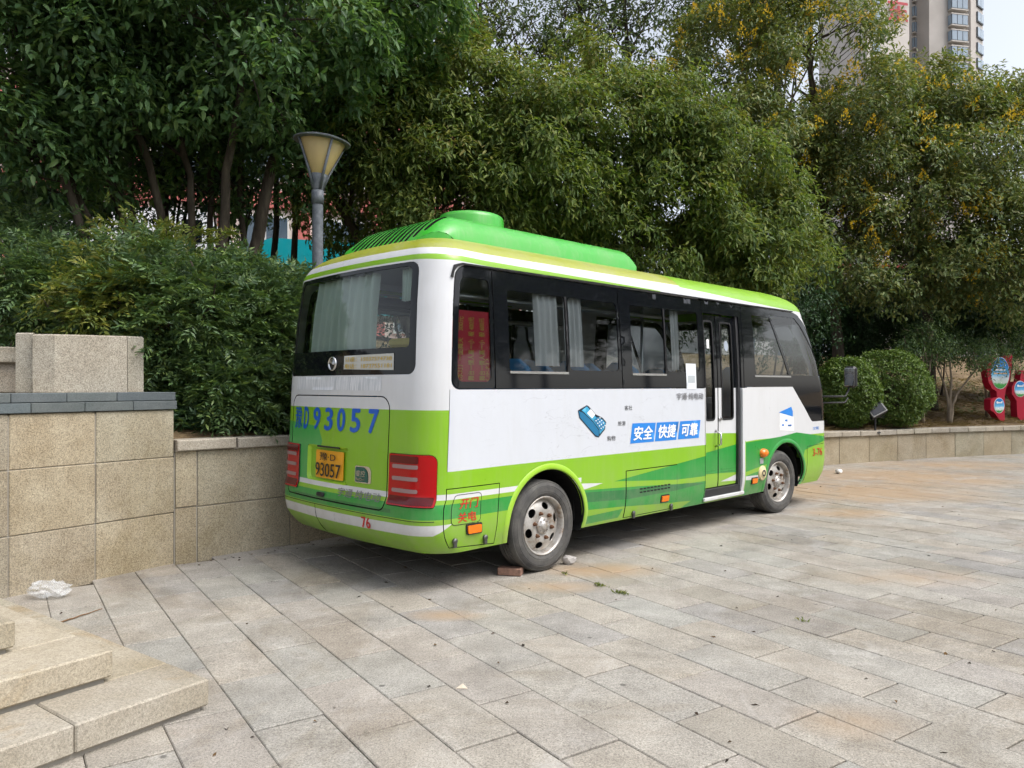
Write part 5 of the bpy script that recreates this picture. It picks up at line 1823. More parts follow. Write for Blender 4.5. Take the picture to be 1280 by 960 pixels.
# ---- bamboo-leaved shrubs above the left walls
names = ['dark feathery shrub at the far left above the bench', 'dark feathery shrub behind the faceted stone block', 'yellow green feathery shrub beside the faceted stone block', 'feathery shrub spilling over the low wall left of the bus', 'tall feathery shrub at the foot of the leaning trunks', 'feathery shrub close against the rear of the bus', 'feathery shrub with reddish tips behind the rear window', 'low feathery shrub over the coping beside the tall wall', 'low feathery shrub over the coping beside the bus tail lamp']
NANS = [(20, 345, 8.9, (1.0, .9, .85), LEAF_NAN, 1150), (75, 375, 8.2, (.72, .7, .55), LEAF_NAN, 1100), (148, 385, 7.6, (.52, .45, .50), LEAF_NANY, 620), (215, 400, 7.7, (.80, .6, .75), LEAF_NAN, 1350), (200, 340, 8.4, (.8, .7, .55), LEAF_NANY, 420), (320, 420, 8.15, (.66, .45, .8), LEAF_NAN, 1250), (315, 375, 8.7, (.8, .7, .42), LEAF_NAN, 900), (262, 490, 7.62, (.60, .35, .46), LEAF_NAN, 1050), (338, 500, 8.05, (.40, .30, .42), LEAF_NAN, 700)]
for k, (px, py, d, r, lm, n) in enumerate(NANS):
    shrub('feathery_shrub', names[k], px, py, d, r, lm, n, kind='pinnate', leaf=(.078, .025), per=5, twig=.22, group='feathery shrubs above the left walls', shell=.55, stems=7, droop=.35, up=.5, wob=.2)
shrub('feathery_shrub', 'dense feathery shrub filling the bed between wall and trunks', 170, 430, 8.3, (1.0, .6, .9), LEAF_NAN, 1450, kind='pinnate', leaf=(.078, .025), per=5, twig=.22, group='feathery shrubs above the left walls', shell=.7, stems=6)
shrub('feathery_shrub', 'bright sprig of feathery shrub in front of the dense one', 215, 375, 7.9, (.5, .35, .3), LEAF_NANY, 200, kind='pinnate', leaf=(.078, .025), per=5, twig=.22, group='feathery shrubs above the left walls', shell=.7, stems=3)
# low ground plants along the foot of the bed
P = []
for k in range(900):
    s_ = random.uniform(.15, 2.6); d_ = random.uniform(.35, .9)
    p = wall_pt(s_); dd = wall_dir(s_); nn_ = Vector((-dd.y, dd.x, 0))
    q = p + nn_ * d_
    P.append((q.x, q.y, bank_z(s_, d_) + random.uniform(.0, .12)))
P = np.array(P)
A = twig_leaves(P, np.tile(np.array([[0.3, -.5, .6]]), (len(P), 1)), 12, .09, .03, .12, .2, .6, .05)
o = leaf_object('ground_cover', *A, LEAF_DARK, None, True)
tag(o, 'low dark fern like ground cover behind the coping', 'ground cover', kind='stuff')

# ---- clipped balls
def clipped(label, px, py, d, r):
    c = at(px, py, d); z0 = ground_z(c.x, c.y)
    t = empty('clipped_shrub', (c.x, c.y, z0)); tag(t, label, 'shrub', 'clipped shrubs')
    n = 7000
    dd = unit(RNG.normal(size=(n, 3)))
    rho = 1 - .16 * RNG.random(n) ** 1.5
    w = 1 + .06 * np.sin(dd[:, 0] * 7 + dd[:, 2] * 5) * np.cos(dd[:, 1] * 6)
    p = dd * np.array(r) * (rho * w)[:, None] + np.array([0, 0, c.z - z0])
    ok = (p[:, 2] > .03)
    p = p[ok]; dd = dd[ok]
    A = twig_leaves(p, dd, 5, .055, .030, .05, .1, .3, .015)
    leaf_object('crown', *A, LEAF_BOX, t, False)
    q = MB()
    for k in range(5):
        a = k * 1.26
        q.tube([(math.cos(a) * .06, math.sin(a) * .06, -.03), (math.cos(a) * .2, math.sin(a) * .2, .35), (math.cos(a) * .45, math.sin(a) * .4, .8)], [.03, .022, .012], 6)
    q.build('trunk', BARK, t)
    # dark inner twigs
    q = MB()
    for k in range(120):
        v = unit(RNG.normal(size=3)); e = v * np.array(r) * .9 + np.array([0, 0, c.z - z0])
        if e[2] < .1: continue
        q.tube([(0, 0, .4), tuple(e * .6 + np.array([0, 0, .15])), tuple(e)], [.012, .008, .004], 4)
    q.build('branches', BARK, t)['kind'] = 'stuff'
clipped('large clipped round shrub right of the bus mirror', 1108, 487, 16.9, (.92, .85, .86))
clipped('smaller clipped round shrub just ahead of the bus front', 1058, 490, 16.3, (.66, .62, .72))

# ---- crape myrtles
def myrtle(label, px, base_py, d, forks):
    b = at(px, base_py, d); z0 = ground_z(b.x, b.y)
    q0 = Vector((b.x, b.y, z0 - .04))
    stems = []
    lb_ = []
    for (dx, dz) in forks:
        e = q0 + Vector((dx, random.uniform(-.2, .2), dz))
        stems.append(([q0, q0 + Vector((dx * .1, 0, dz * .35)), q0 + Vector((dx * .45, 0, dz * .62)), e], .045, .016))
        lb_.append((tuple(e + Vector((dx * .2, 0, .15))), (.45, .4, .38)))
    make_tree('crape_myrtle', label, q0, stems, lb_, LEAF_NAN, (.06, .03), 420, 9, .22, bark=BARK_P, group='young crape myrtles', fine=False, limbs=8, twigs=40, shell=.8, wob=.3)
myrtle('young pale stemmed crape myrtle partly behind the larger clipped ball', 1153, 520, 17.6, ((-.35, 1.5), (.25, 1.6), (0, 1.9)))
myrtle('young pale forked crape myrtle left of the red signs', 1187, 510, 18.0, ((-.25, 1.5), (.55, 1.35), (.1, 1.75)))
myrtle('young crape myrtle half hidden behind the red signs', 1234, 500, 18.6, ((.3, 1.2), (-.2, 1.5), (.6, 1.6)))
b = at(1176, 475, 20.5)
# trees that stand across the plaza to the right, seen only as reflections in the bus windows
for k, (x, y, h, lab) in enumerate(((17.5, 7.0, 8.5, 'tree across the plaza mirrored in the front side window'), (21, 2.0, 8.0, 'tree across the plaza mirrored in the door glass'), (24, -5.0, 8.5, 'tree across the plaza mirrored in the rear side windows'), (26, 14.0, 8.5, 'tree at the right end of the plaza out of view'), (19.5, 10.5, 8.5, 'tree across the plaza mirrored at the front edge of the bus'), (22, 6.0, 9.0, 'taller tree across the plaza mirrored beside the door'), (23, -1.5, 9.0, 'taller tree across the plaza mirrored in the middle windows'))):
    q0 = Vector((x, y, 0))
    lbs = [((x, y, h * .62), (2.4, 2.4, 2.0)), ((x + .8, y + 1.2, h * .8), (1.9, 1.9, 1.6)), ((x - .6, y - 1.2, h * .75), (2.0, 2.0, 1.6))]
    make_tree('plaza_tree', lab, q0, [([q0, q0 + Vector((.1, 0, h * .35)), q0 + Vector((0, 0, h * .75))], .16, .05)], lbs, LEAF_MID, (.24, .12), 900, 9, .5, fine=False, limbs=14, twigs=40, back=.8, group='trees across the plaza')

# ------------------------------------------------------------------ lamp post
lp = at(397, 330, 8.6)
lz = ground_z(lp.x, lp.y)
lamp = empty('lamp_post', (lp.x, lp.y, lz))
tag(lamp, 'grey garden lamp post with a yellowed upturned cone shade', 'street lamp')
GREYM = mat('lamp_grey_paint', (.10, .115, .135), .5, .4)
gn = noise(GREYM, opos(GREYM), 12, 5, .7)
L(GREYM, ramp(GREYM, gn, [(.35, (.07, .08, .095)), (.7, (.16, .175, .195))]), bsdf(GREYM).inputs['Base Color'])
SHADE = mat('lamp_shade_acrylic', (.40, .30, .13), .45, .4)
tz = 3.77 - lz
q = MB(); q.lathe([(.11, 0), (.11, .1), (.075, .14), (.060, .3), (.060, tz - .16)], 20, lambda r, a, h: (r * math.cos(a), r * math.sin(a), h)); q.build('pole', GREYM, lamp, True)
q = MB(); q.lathe([(.06, tz - .17), (.068, tz - .17), (.068, tz - .02), (.06, tz - .02)], 20, lambda r, a, h: (r * math.cos(a), r * math.sin(a), h)); q.build('collar', GREYM, lamp, True)
TILT = Matrix.Rotation(R(5), 3, 'Y')
def tl(x, y, z): return tuple(TILT @ (Vector((x, y, z - (tz - .02))) * .9) + Vector((0, 0, tz - .02)))
hb = tz - .02
q = MB(); q.lathe([(.055, hb - .01), (.075, hb + .1), (.11, hb + .20), (.10, hb + .205), (.001, hb + .205)], 24, lambda r, a, h: tl(r * math.cos(a), r * math.sin(a), h)); hd = q.build('socket', GREYM, lamp, True)
q = MB(); q.lathe([(.10, hb + .20), (.285, hb + .60), (.28, hb + .605), (.095, hb + .21)], 32, lambda r, a, h: tl(r * math.cos(a), r * math.sin(a), h)); q.build('lamp_shade', SHADE, lamp, True)
q = MB(); q.lathe([(.27, hb + .592), (.345, hb + .60), (.35, hb + .615), (.30, hb + .635), (.10, hb + .66), (.001, hb + .665)], 36, lambda r, a, h: tl(r * math.cos(a), r * math.sin(a), h)); cp = q.build('rim', GREYM, lamp, True); autosmooth(cp, 40)
for k in range(4):
    a = R(38 + 90 * k)
    q = MB(); pts = [tl(math.cos(a) * r, math.sin(a) * r, z) for r, z in ((.06, hb + .02), (.125, hb + .21), (.30, hb + .60))]
    q.tube(pts, [.018, .016, .014], 6); q.build('rib', GREYM, lamp, True)

# ------------------------------------------------------------------ red sign boards
REDS = mat('sign_red', (.38, .006, .03), .35, .4)
def picture_mat():
    m = mat('sign_picture', (.1, .4, .8), .35)
    g = N(m, 'ShaderNodeTexCoord').outputs['Generated']
    sp_ = N(m, 'ShaderNodeSeparateXYZ'); L(m, g, sp_.inputs[0])
    z = math_n(m, 'ADD', sp_.outputs[2], math_n(m, 'MULTIPLY', math_n(m, 'SUBTRACT', noise(m, opos(m), 14, 3), .5), .12))
    L(m, ramp(m, z, [(.0, (.02, .25, .03)), (.14, (.05, .32, .06)), (.2, (.55, .66, .6)), (.34, (.62, .72, .78)), (.45, (.12, .45, .75)), (.75, (.01, .20, .55))]), bsdf(m).inputs['Base Color'])
    return m
PIC = picture_mat()
SGO = mat('sign_text_orange', (.75, .45, .25), .5)
def sign(label, cx, cy, d, outline, ovals, rz):
    c = at(cx, cy, d); z0 = ground_z(c.x, c.y)
    t = empty('sign_board', (c.x, c.y, z0), rz); tag(t, label, 'sign', 'red sign boards on the bank')
    k = d / FPX
    loc = lambda p: ((p[0] - cx) * k / math.cos(rz) * .97, c.z - z0 - (p[1] - cy) * k)
    poly = [loc(p) for p in outline]
    zmin = min(p[1] for p in poly)
    dz = -zmin - .06                                   # stand it on the ground
    poly = [(a, b + dz) for a, b in poly]
    q = MB(); q.prism(poly, lambda a, b, e: (a, e, b), 0, .19); q.build('board', REDS, t)
    for (ox, oy, rx, ry, lines) in ovals:
        a, b = loc((ox, oy)); b += dz
        q = MB(); n = 32
        ring = [(a + rx * k * math.cos(u), b + ry * k * math.sin(u)) for u in np.linspace(0, 2 * math.pi, n + 1)[:-1]]
        q.prism(ring, lambda x, z, e: (x, e, z), -.012, .01); pc = q.build('picture_panel', PIC, t)
        ring2 = [(a + (rx * k + .012) * math.cos(u), b + (ry * k + .012) * math.sin(u)) for u in np.linspace(0, 2 * math.pi, n + 1)[:-1]]
        q = MB(); q.prism(ring2, lambda x, z, e: (x, e, z), -.006, .012); q.build('picture_rim', TEXT_WHITE, t)
        for i, (zz, w, m_) in enumerate(lines):
            q = MB()
            for g in range(6):
                q.box((a - w * k * .5 + w * k * (g + .5) / 6, -.014, b + zz * k), (w * k / 7.5, .006, 1.7 * k))
            q.build('picture_text', m_, pc)['kind'] = 'stuff'
        for (bx_, bz_, br) in ((-.45, .42, 1.6), (.5, .5, 1.0), (.3, -.25, .8), (-.2, -.4, .9), (.1, -.62, .7)):
            q = MB(); q.lathe([(br * k, -.015), (.001, -.016)], 10, lambda r, u, h: (a + bx_ * rx * k + r * math.cos(u), h, b + bz_ * ry * k + r * math.sin(u))); q.build('picture_dot', TEXT_WHITE, pc)
o1 = [(1252, 443), (1258, 440.5), (1269, 438), (1267.5, 455), (1264.5, 470), (1259, 481), (1257, 490), (1257, 523), (1254, 524), (1250, 520), (1241, 510), (1236, 507), (1236, 494), (1240, 492), (1245.5, 491), (1245, 484), (1238, 480), (1233, 472), (1231, 460), (1233, 449), (1240, 443), (1248, 441)]
sign('red sign board with a large and a small oval picture on the bank', 1250, 500, 18.2, o1, [(1250, 461, 13, 19.5, ((4, 15, TEXT_WHITE), (-.5, 19, SGO))), (1248.5, 501.5, 7.0, 9.0, ((3.5, 8, TEXT_WHITE),))], R(12))
o2 = [(1276, 458), (1290, 457), (1296, 452), (1312, 450), (1310, 480), (1300, 495), (1287, 500), (1286, 522), (1280, 523), (1274, 519), (1270, 516), (1269, 496), (1262, 487), (1262, 478), (1266, 472), (1274, 472)]
sign('red sign board cut off by the right edge of the view', 1280, 500, 18.9, o2, [(1274, 481, 8.0, 9.5, ((3.5, 9, TEXT_WHITE),)), (1297, 474, 9, 13, ())], R(12))

# ------------------------------------------------------------------ floodlight between the clipped shrubs
fp = at(1094, 527, 15.9); fz = ground_z(fp.x, fp.y)
fl = empty('floodlight', (fp.x, fp.y, fz - .03)); tag(fl, 'black square floodlight on a short post beside the clipped shrubs', 'floodlight')
q = MB(); q.tube([(0, 0, 0), (0, 0, .34)], .022, 8); q.box((0, 0, .02), (.16, .16, .03), 0, 0, .006); q.build('post', BLACKP, fl)
q = MB(); q.tube([(-.18, 0, .52), (-.18, 0, .34), (.18, 0, .34), (.18, 0, .52)], .012, 6); q.build('bracket', BLACKP, fl)
hm = Matrix.Rotation(R(35), 4, 'X')
def fbox(c, s_, nm, m_):
    q = MB(); q.box(c, s_, 0, 0, .01)
    q.v = [tuple((Matrix.Rotation(R(-28), 3, 'Y') @ (Matrix.Rotation(R(-25), 3, 'X') @ Vector(v))) + Vector((0, 0, .52))) for v in q.v]
    return q.build(nm, m_, fl)
fbox((0, .05, 0), (.34, .16, .34), 'housing', BLACKP)
fbox((0, -.04, 0), (.33, .02, .33), 'bezel', mat('bezel_white', (.25, .25, .25), .4)); fbox((0, -.052, 0), (.28, .01, .28), 'lens', mat('flood_lens', (.03, .03, .035), .1, .6))

# ------------------------------------------------------------------ small things on the paving
def gpt(px, py): 
    k = CAM_H * FPX / (py - 482)
    return Vector(((px - 640) / FPX * k, k, 0))
p = gpt(638, 719)
BRICK = mat('brick_red', (.25, .13, .09), .9, .2)
bnz = noise(BRICK, opos(BRICK), 25, 5, .7); L(BRICK, ramp(BRICK, bnz, [(.3, (.14, .085, .065)), (.7, (.32, .19, .14))]), bsdf(BRICK).inputs['Base Color'])
q = MB(); q.box((0, 0, .031), (.20, .10, .06), 0, 0, .006); o = q.build('brick', BRICK); o.location = (p.x, p.y + .02, .001); o.rotation_euler = (0, 0, R(-14)); tag(o, 'reddish brick wedged behind the rear wheel of the bus', 'brick')
def lump(name, label, cat, loc, r, m_, seed, sq=(1, 1, .7), n=2):
    bm = bmesh.new(); bmesh.ops.create_icosphere(bm, subdivisions=n, radius=1)
    rr = random.Random(seed)
    for v in bm.verts:
        k = 1 + rr.uniform(-.22, .22)
        v.co = Vector((v.co.x * r * sq[0] * k, v.co.y * r * sq[1] * k, v.co.z * r * sq[2] * k))
    zm = min(v.co.z for v in bm.verts)
    for v in bm.verts: v.co.z -= zm
    me = bpy.data.meshes.new(name); bm.to_mesh(me); bm.free(); me.materials.append(m_)
    o = link(name, me); o.location = loc; tag(o, label, cat); return o
p = gpt(706, 707); lump('stone', 'pale stone chock ahead of the rear wheel of the bus', 'stone', (p.x + .04, p.y + .05, 0), .05, mat('pale_stone', (.36, .34, .32), .9), 3, (1.2, .8, .8))
p = gpt(1048, 592); lump('paper_ball', 'crumpled white paper ball on the sandy paving beyond the bus', 'litter', (p.x, p.y, 0), .06, mat('paper_white', (.75, .75, .73), .8), 5)
# plastic bag by the tall wall
BAG = mat('plastic_bag', (.75, .78, .8), .25, .5)
t_ = N(BAG, 'ShaderNodeBsdfTransparent'); ms_ = N(BAG, 'ShaderNodeMixShader'); ms_.inputs[0].default_value = .28
L(BAG, t_.outputs[0], ms_.inputs[1]); L(BAG, bsdf(BAG).outputs[0], ms_.inputs[2]); L(BAG, ms_.outputs[0], BAG.node_tree.nodes['Material Output'].inputs['Surface'])
p = gpt(50, 748); lump('plastic_bag', 'crumpled clear plastic bag at the foot of the tall wall', 'plastic bag', (p.x + .05, p.y + .03, 0), .12, BAG, 8, (1.2, .8, .5), 3)
p0, p1 = gpt(76, 779), gpt(128, 762)
q = MB(); q.tube(wander(p0 + Vector((0, 0, .008)), p1 + Vector((0, 0, .008)), 6, .05), [.006, .006, .005, .005, .004, .004, .003], 5); tag(q.build('fallen_twig', mat('twig_brown', (.16, .09, .045), .9)), 'thin brown twig lying on the paving near the steps', 'twig')
p = gpt(578, 860)
o = link('paper_scrap', mesh_data('paper_scrap', [(-.035, -.01, .003), (.03, -.015, .004), (.0, .035, .012), (.0, -.005, .009)], [(0, 1, 3), (1, 2, 3), (2, 0, 3)], [mat('paper_cream', (.55, .47, .37), .8)])); o.location = p; tag(o, 'small folded cream paper scrap in the foreground', 'litter')
# weeds in the joints
names = ['small green weed in a joint right of the rear wheel', 'larger green weed tuft in the joint farther right', 'small sprig of weed in a joint in the right foreground', 'tiny weed in the joint close to the rear wheel']
for k, (px, py, n, r) in enumerate(((750, 733, 40, .035), (776, 742, 60, .045), (1003, 777, 14, .03), (706, 718, 16, .018))):
    p = gpt(px, py)
    P = np.stack([RNG.normal(0, r, n), RNG.normal(0, r * .35, n), np.full(n, .004)], 1)
    dd = unit(np.stack([RNG.normal(0, .6, n), RNG.normal(0, .6, n), .3 + .5 * RNG.random(n)], 1))
    nn_ = unit(np.cross(dd, RNG.normal(size=(n, 3))))
    o = leaf_object('weed', P, dd, nn_, .02 + .02 * RNG.random(n), np.full(n, .009), LEAF_NANY, None, False)
    o.location = p; o.rotation_euler = (0, 0, rot); tag(o, names[k], 'weed', 'weeds in the paving joints')
# fallen leaves
n = 90
XY = []
while len(XY) < n:
    y = random.uniform(2.6, 13); x = random.uniform(-.72, .72) * y
    if not behind_wall(x, y, -.05) and not (x < -1.3 and y < 5): XY.append((x, y))
for s_ in np.linspace(.1, 2.2, 22):
    p = wall_pt(s_); XY.append((p.x + random.uniform(.02, .2), p.y - random.uniform(.05, .25)))
P = np.array([(x, y, .006) for x, y in XY]); n = len(P)
a = RNG.random(n) * 6.28
dd = unit(np.stack([np.cos(a), np.sin(a), RNG.normal(0, .12, n)], 1)); nn_ = unit(np.stack([RNG.normal(0, .25, n), RNG.normal(0, .25, n), np.ones(n)], 1))
nn_ = unit(nn_ - dd * (nn_ * dd).sum(1, keepdims=True))
o = leaf_object('fallen_leaves', P, dd, nn_, .02 + .045 * RNG.random(n) ** 3, .010 + .012 * RNG.random(n), leaf_mat('leaf_litter', [(.03, .02, .014), (.06, .035, .02), (.14, .08, .03), (.04, .03, .02), (.02, .016, .013)], .8, .05, .2), None, False, .25)
tag(o, 'scattered dry leaf litter on the paving', 'leaf litter', kind='stuff')

# ------------------------------------------------------------------ dry grass and low weeds on the right bank
def bank_points(n, s0, s1, d0, d1, pw=1.0):
    out = []
    for k in range(n):
        s_ = random.uniform(s0, s1); d_ = d0 + (d1 - d0) * random.random() ** pw
        p = wall_pt(s_); dd = wall_dir(s_); nn = Vector((-dd.y, dd.x, 0)); q = p + nn * d_
        out.append((q.x, q.y, bank_z(s_, d_)))
    return np.array(out)
STRAW = leaf_mat('straw', [(.22, .16, .085), (.30, .23, .13), (.16, .115, .06), (.36, .29, .17)], .9, .15, .1)
P = bank_points(15000, 10.5, 24, .38, 7, 1.3); n = len(P)
a = RNG.random(n) * 6.28
dd = unit(np.stack([np.cos(a), np.sin(a), .12 + .35 * RNG.random(n)], 1)); nn_ = np.tile(np.array([[0, 0, 1.0]]), (n, 1)); nn_ = unit(nn_ - dd * (nn_ * dd).sum(1, keepdims=True))
tag(leaf_object('dry_grass', P, dd, nn_, .10 + .16 * RNG.random(n), np.full(n, .012), STRAW, None, False, .1), 'matted dry grass on the bank behind the low wall', 'grass', kind='stuff')
P = bank_points(1500, 11, 24, 1.2, 7); 
sel = (np.sin(P[:, 0] * 1.9) + np.cos(P[:, 1] * 2.3 + P[:, 0]) > .35); P = P[sel] + np.array([0, 0, .04])
A = twig_leaves(P, np.tile(np.array([[0, -.3, .8]]), (len(P), 1)), 8, .08, .025, .1, .1, .6, .05)
tag(leaf_object('green_weeds', *A, LEAF_NAN, None, False), 'patches of low green weeds on the dry bank', 'weeds', kind='stuff')

# ------------------------------------------------------------------ street, vehicles and buildings beyond the trees
ASPH = mat('asphalt', (.05, .05, .052), .9, .2)
vs = []; fs = []
ST = [s_ for s_ in SS if s_ <= 8]
for s_ in ST:
    p = wall_pt(max(0, s_)); d = wall_dir(max(0.0, s_))
    if s_ < 0: p = p + d * s_ + Vector((-.71, .71, 0)) * 1.2
    nn = Vector((-d.y, d.x, 0))
    for dd_ in (8.6, 11, 14, 18, 24):
        q = p + nn * dd_; vs.append((q.x, q.y, bank_z(s_, dd_) + .14))
for i in range(len(ST) - 1):
    for j in range(4): fs.append((i * 5 + j, (i + 1) * 5 + j, (i + 1) * 5 + j + 1, i * 5 + j + 1))
tag(link('street', mesh_data('street', vs, fs, [ASPH], None, True)), kind='structure')

def van(label, cx, d, ztop, col, rz, ln=4.3):
    c = at(cx, 330, d)
    t = empty('parked_van', (c.x, c.y, ztop - 1.95), rz); tag(t, label, 'van', 'vehicles on the street behind the trees')
    m_ = paint_mat('van_paint', col, .3, .08)
    prof = [(-ln / 2, .35), (ln / 2 - .2, .35), (ln / 2, .5), (ln / 2, .95), (ln / 2 - .25, 1.12), (ln / 2 - .85, 1.78), (ln / 2 - 1.1, 1.9), (-ln / 2 + .35, 1.95), (-ln / 2 + .08, 1.85), (-ln / 2, 1.2)]
    q = MB(); q.prism(prof, lambda a, b, e: (a, e * (1 - .10 * max(0, b - 1.0)), b), -.85, .85); bo = q.build('body', m_, t); autosmooth(bo, 30)
    for sd in (-1, 1):
        for (x0, x1) in ((.7, ln / 2 - 1.0),):
            q = MB(); y0 = sd * .80
            q.add([(x0, sd * (.85 * (1 - .10 * .15) + .004), 1.15), (x1, sd * (.85 * .985 + .004), 1.15), (x1, sd * (.85 * .93 + .006), 1.70), (x0, sd * (.85 * .93 + .006), 1.70)], [(0, 1, 2, 3)]); q.build('window', BLACK, t)
    q = MB(); q.add([(ln / 2 - .27, -.72, 1.16), (ln / 2 - .27, .72, 1.16), (ln / 2 - .80, .68, 1.74), (ln / 2 - .80, -.68, 1.74)], [(0, 1, 2, 3)]); q.v = [(x + .02, y, z) for x, y, z in q.v]; q.build('windscreen', BLACK, t)
    q = MB(); q.add([(-ln / 2 - .004, -.7, 1.2), (-ln / 2 - .004, .7, 1.2), (-ln / 2 + .075, .64, 1.78), (-ln / 2 + .075, -.64, 1.78)], [(0, 1, 2, 3)]); q.build('rear_window', BLACK, t)
    for x in (-ln / 2 + .8, ln / 2 - .85):
        for sd in (-1, 1):
            q = MB(); q.lathe([(.001, .0), (.18, .01), (.20, .0), (.30, .0), (.31, -.05), (.31, -.18)], 20, lambda r, a, h: (x + r * math.cos(a), sd * (.87 + h), .31 + r * math.sin(a))); q.build('wheel', TYRE, t, True)
    return t
van('bright teal van on the street seen past the lamp post', 448, 17.2, 4.66, (.01, .38, .45), R(12))
van('white van on the street glimpsed between the tree trunks', 190, 18.6, 5.75, (.75, .76, .78), R(20))

def facade_windows(t, origin, ux, z0, dz, nz, x0, dx, nx, w, h, nrm, frame_m, glass_m):
    fm = None
    for iz in range(nz):
        for ix in range(nx):
            c = origin + ux * (x0 + ix * dx) + Vector((0, 0, z0 + iz * dz))
            q = MB()
            rzz = math.atan2(ux.y, ux.x)
            q.box(c + nrm * .05, (w, .16, h), rzz, 0, 0)
            f = q.build('window', frame_m, t)
            for k in (-1, 1):
                g = MB(); g.box(c + nrm * .10 + ux * (k * w * .245), (w * .44, .10, h * .88), rzz); g.build('pane', glass_m, f)
FRW = mat('window_frame_white', (.6, .6, .58), .5); PANE = mat('far_window_glass', (.06, .09, .12), .08, .6)
# pink and white shop row at the left
PINK = mat('render_pink', (.48, .14, .12), .8); CREAM = mat('render_cream', (.66, .60, .54), .8)
so_ = Vector((-24, 27, 2.6)); ux = Vector((.94, .34, 0)).normalized(); nr = Vector((ux.y, -ux.x, 0))
shop = empty('shop_building', so_); tag(shop, 'pink and white shop building glimpsed behind the left trees', 'building')
rz_ = math.atan2(ux.y, ux.x)
q = MB(); q.box(ux * 13 - nr * 4 + Vector((0, 0, 5.5)), (26, 8, 11), rz_); q.build('wall', CREAM, shop)
for z, h_ in ((.5, 1.0), (3.6, .9), (6.7, .7), (9.9, .8)):
    q = MB(); q.box(ux * 13 + nr * .06 + Vector((0, 0, z)), (26.1, .3, h_), rz_); q.build('fascia', PINK, shop)
for k in range(9):
    q = MB(); q.box(ux * (.4 + k * 3.15) + nr * .1 + Vector((0, 0, 5.5)), (.5, .25, 11), rz_); q.build('pilaster', PINK, shop)
facade_windows(shop, Vector((0, 0, 0)), ux, 2.1, 3.1, 3, 2.0, 3.15, 8, 1.9, 1.7, nr, FRW, PANE)
q = MB(); q.box(ux * 13 - nr * 4 + Vector((0, 0, 11.15)), (26.6, 8.6, .3), rz_); q.build('roof', CREAM, shop)
# low pale block behind the right-hand trees
lo = Vector((16, 58, 2.5)); ux2 = Vector((1, .08, 0)).normalized(); nr2 = Vector((ux2.y, -ux2.x, 0)); rz2 = math.atan2(ux2.y, ux2.x)
lowb = empty('pale_building', lo); tag(lowb, 'low pale building glimpsed behind the trees ahead of the bus', 'building')
q = MB(); q.box(ux2 * 16 - nr2 * 5 + Vector((0, 0, 4)), (34, 10, 8), rz2); q.build('wall', mat('render_pale', (.55, .52, .48), .8), lowb)
facade_windows(lowb, Vector((0, 0, 0)), ux2, 2.0, 3.2, 2, 1.5, 3.2, 10, 1.8, 1.6, nr2, FRW, PANE)
q = MB(); q.box(ux2 * 16 - nr2 * 5 + Vector((0, 0, 8.15)), (34.6, 10.6, .3), rz2); q.build('roof', mat('roof_red', (.3, .05, .04), .8), lowb)

# pale residential tower
TW = mat('tower_render', (.36, .32, .285), .85)
tn = noise(TW, wpos(TW), .25, 4); L(TW, ramp(TW, tn, [(.3, (.40, .37, .34)), (.7, (.47, .44, .41))]), bsdf(TW).inputs['Base Color'])
TWC = mat('tower_render_cream', (.58, .54, .50), .85)
TGL = mat('tower_glass_sky_tint', (.26, .33, .40), .06, .7); TFR = mat('tower_frame', (.10, .11, .12), .5); LEDGE = mat('tower_ledge', (.5, .47, .43), .8)  # TGL: reflected sky put into the pane colour as a pale blue
def twp(px, d): return Vector(((px - 640) / FPX * d, d, 0))
tower = empty('apartment_tower', (twp(1160, 142).x, 142, -1)); tag(tower, 'tall beige apartment tower with bay windows above the right trees', 'building')
to = Vector(tower.location)
def tbox(nm, p0, p1, depth, z0, z1, m_, par=tower):
    """wall slab whose front face runs from p0 to p1"""
    d_ = (p1 - p0); ln = d_.length; d_.normalize(); nb = Vector((-d_.y, d_.x, 0))
    if nb.y < 0: nb = -nb
    c = (p0 + p1) / 2 + nb * depth / 2 - to
    q = MB(); q.box((c.x, c.y, (z0 + z1) / 2), (ln, depth, z1 - z0), math.atan2(d_.y, d_.x)); return q.build(nm, m_, par)
A0, A1 = twp(1084, 138), twp(1137, 140)          # cream wall that carries the sign
B0, B1 = twp(1138, 143), twp(1162, 146)
C0, C1 = twp(1162, 140), twp(1207, 141.5)
E0, E1 = twp(1207, 145), twp(1216, 146)
G0, G1 = twp(1214, 143.5), twp(1229, 147)
tbox('wall', A0, A1, 14, 0, 92, TWC); tbox('wall', B0, B1, 10, 0, 92, TW); tbox('wall', C0, C1, 14, 0, 92, TW); tbox('wall', E0, E1, 10, 0, 92, TW); tbox('wall', G0, G1, 10, 0, 90, TW)
tbox('roof', twp(1084, 139), twp(1228, 146), 12, 92.05, 93, LEDGE)
FLH = 2.92
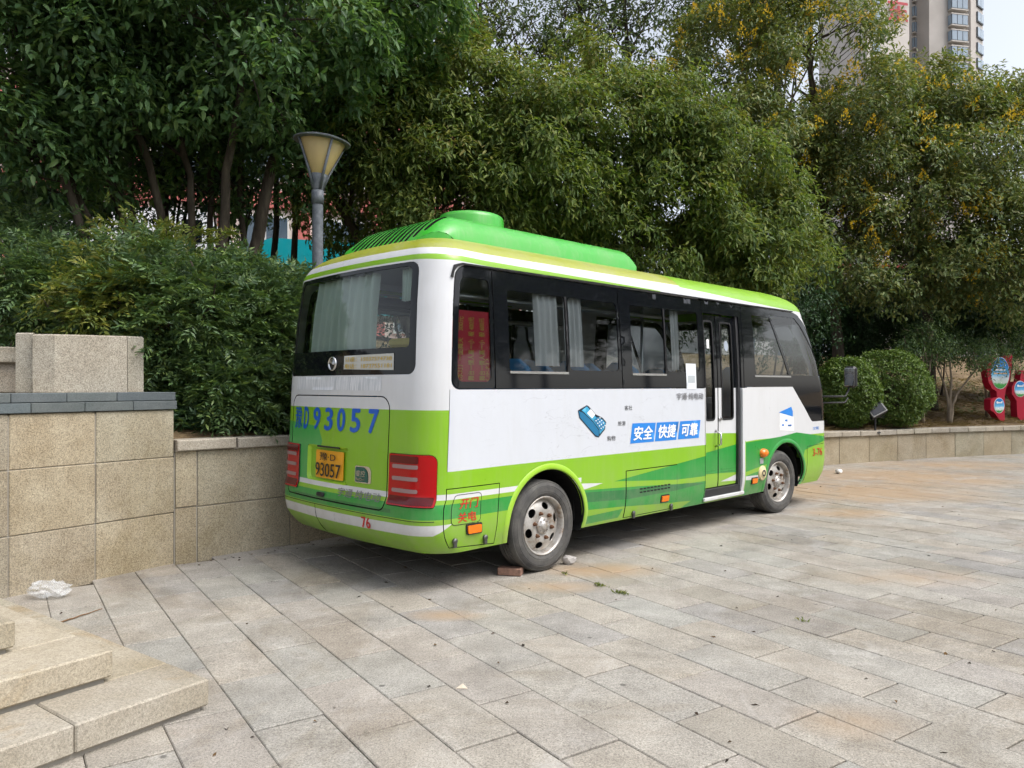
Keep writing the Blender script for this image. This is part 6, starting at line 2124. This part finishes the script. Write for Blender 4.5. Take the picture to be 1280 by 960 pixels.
for k in range(15, 27):
    zb = k * FLH + 1.3
    for (Q0, Q1, f0, f1, prj) in ((C0, C1, .52, .97, .9), (B0, B1, .1, .95, .5), (G0, G1, .45, .95, .25), (A0, A1, .12, .3, .12)):
        a_ = Q0.lerp(Q1, f0); b_ = Q0.lerp(Q1, f1)
        d_ = (b_ - a_).normalized(); nb = Vector((d_.y, -d_.x, 0))
        if nb.y > 0: nb = -nb
        w_ = (b_ - a_).length
        bay = MB(); cc = (a_ + b_) / 2 + nb * prj / 2 - to
        bay.box((cc.x, cc.y, zb + .9), (w_, prj, 1.9), math.atan2(d_.y, d_.x)); bw = bay.build('bay_window', TFR, tower)
        n_p = max(1, round(w_ / 1.3))
        for i in range(n_p):
            g = MB(); c2 = a_ + d_ * (w_ * (i + .5) / n_p) + nb * (prj + .02) - to
            g.box((c2.x, c2.y, zb + .95), (w_ / n_p - .14, .08, 1.68), math.atan2(d_.y, d_.x)); g.build('pane', TGL, bw)
        if prj > .4:
            for e_, sgn in ((b_, 1), (a_, -1)):
                g = MB(); c2 = e_ + nb * prj / 2 + d_ * sgn * .03 - to
                g.box((c2.x, c2.y, zb + .95), (.08, prj - .16, 1.68), math.atan2(d_.y, d_.x)); g.build('pane', TGL, bw)
            for zz in (-.13, 1.95):
                g = MB(); c2 = (a_ + b_) / 2 + nb * (prj / 2 + .04) - to
                g.box((c2.x, c2.y, zb + zz), (w_ + .2, prj + .12, .22), math.atan2(d_.y, d_.x)); g.build('ledge', LEDGE, bw)
    g = MB(); c2 = E0.lerp(E1, .6) + Vector((0, -.5, 0)) - to
    g.box((c2.x, c2.y, zb + .2), (.9, .4, .7)); g.build('air_conditioner_unit', FRW, tower)
# the red character high on the cream wall
v, f = text_mesh('东')
d_ = (A1 - A0).normalized(); nb = Vector((d_.y, -d_.x, 0)); nb = nb if nb.y < 0 else -nb
a_ = v.min(0); b_ = v.max(0); qv = (v - a_) / (b_ - a_)
zc = CAM_H + (482 - 20) / FPX * 139 + 1
Sx = A0.lerp(A1, .46); vs = []
SIGNR = mat('tower_sign_red', (.42, .03, .04), .5)
q = MB(); n_ = len(qv)
fr = [Sx + d_ * (x * 4.2) + Vector((0, 0, zc - 2.0 + y * 4.2)) + nb * .35 - to for x, y in qv]
bk = [p + -nb * .3 for p in fr]
q.add(fr, list(f))
for k_, (ox_, oz_) in enumerate(((.14, 0), (-.14, 0), (0, .1), (0, -.1))):
    q.add([p + d_ * ox_ + Vector((0, 0, oz_)) + nb * (.02 * (k_ + 1)) for p in fr], list(f))
q.build('sign_character', SIGNR, tower, fix=False)
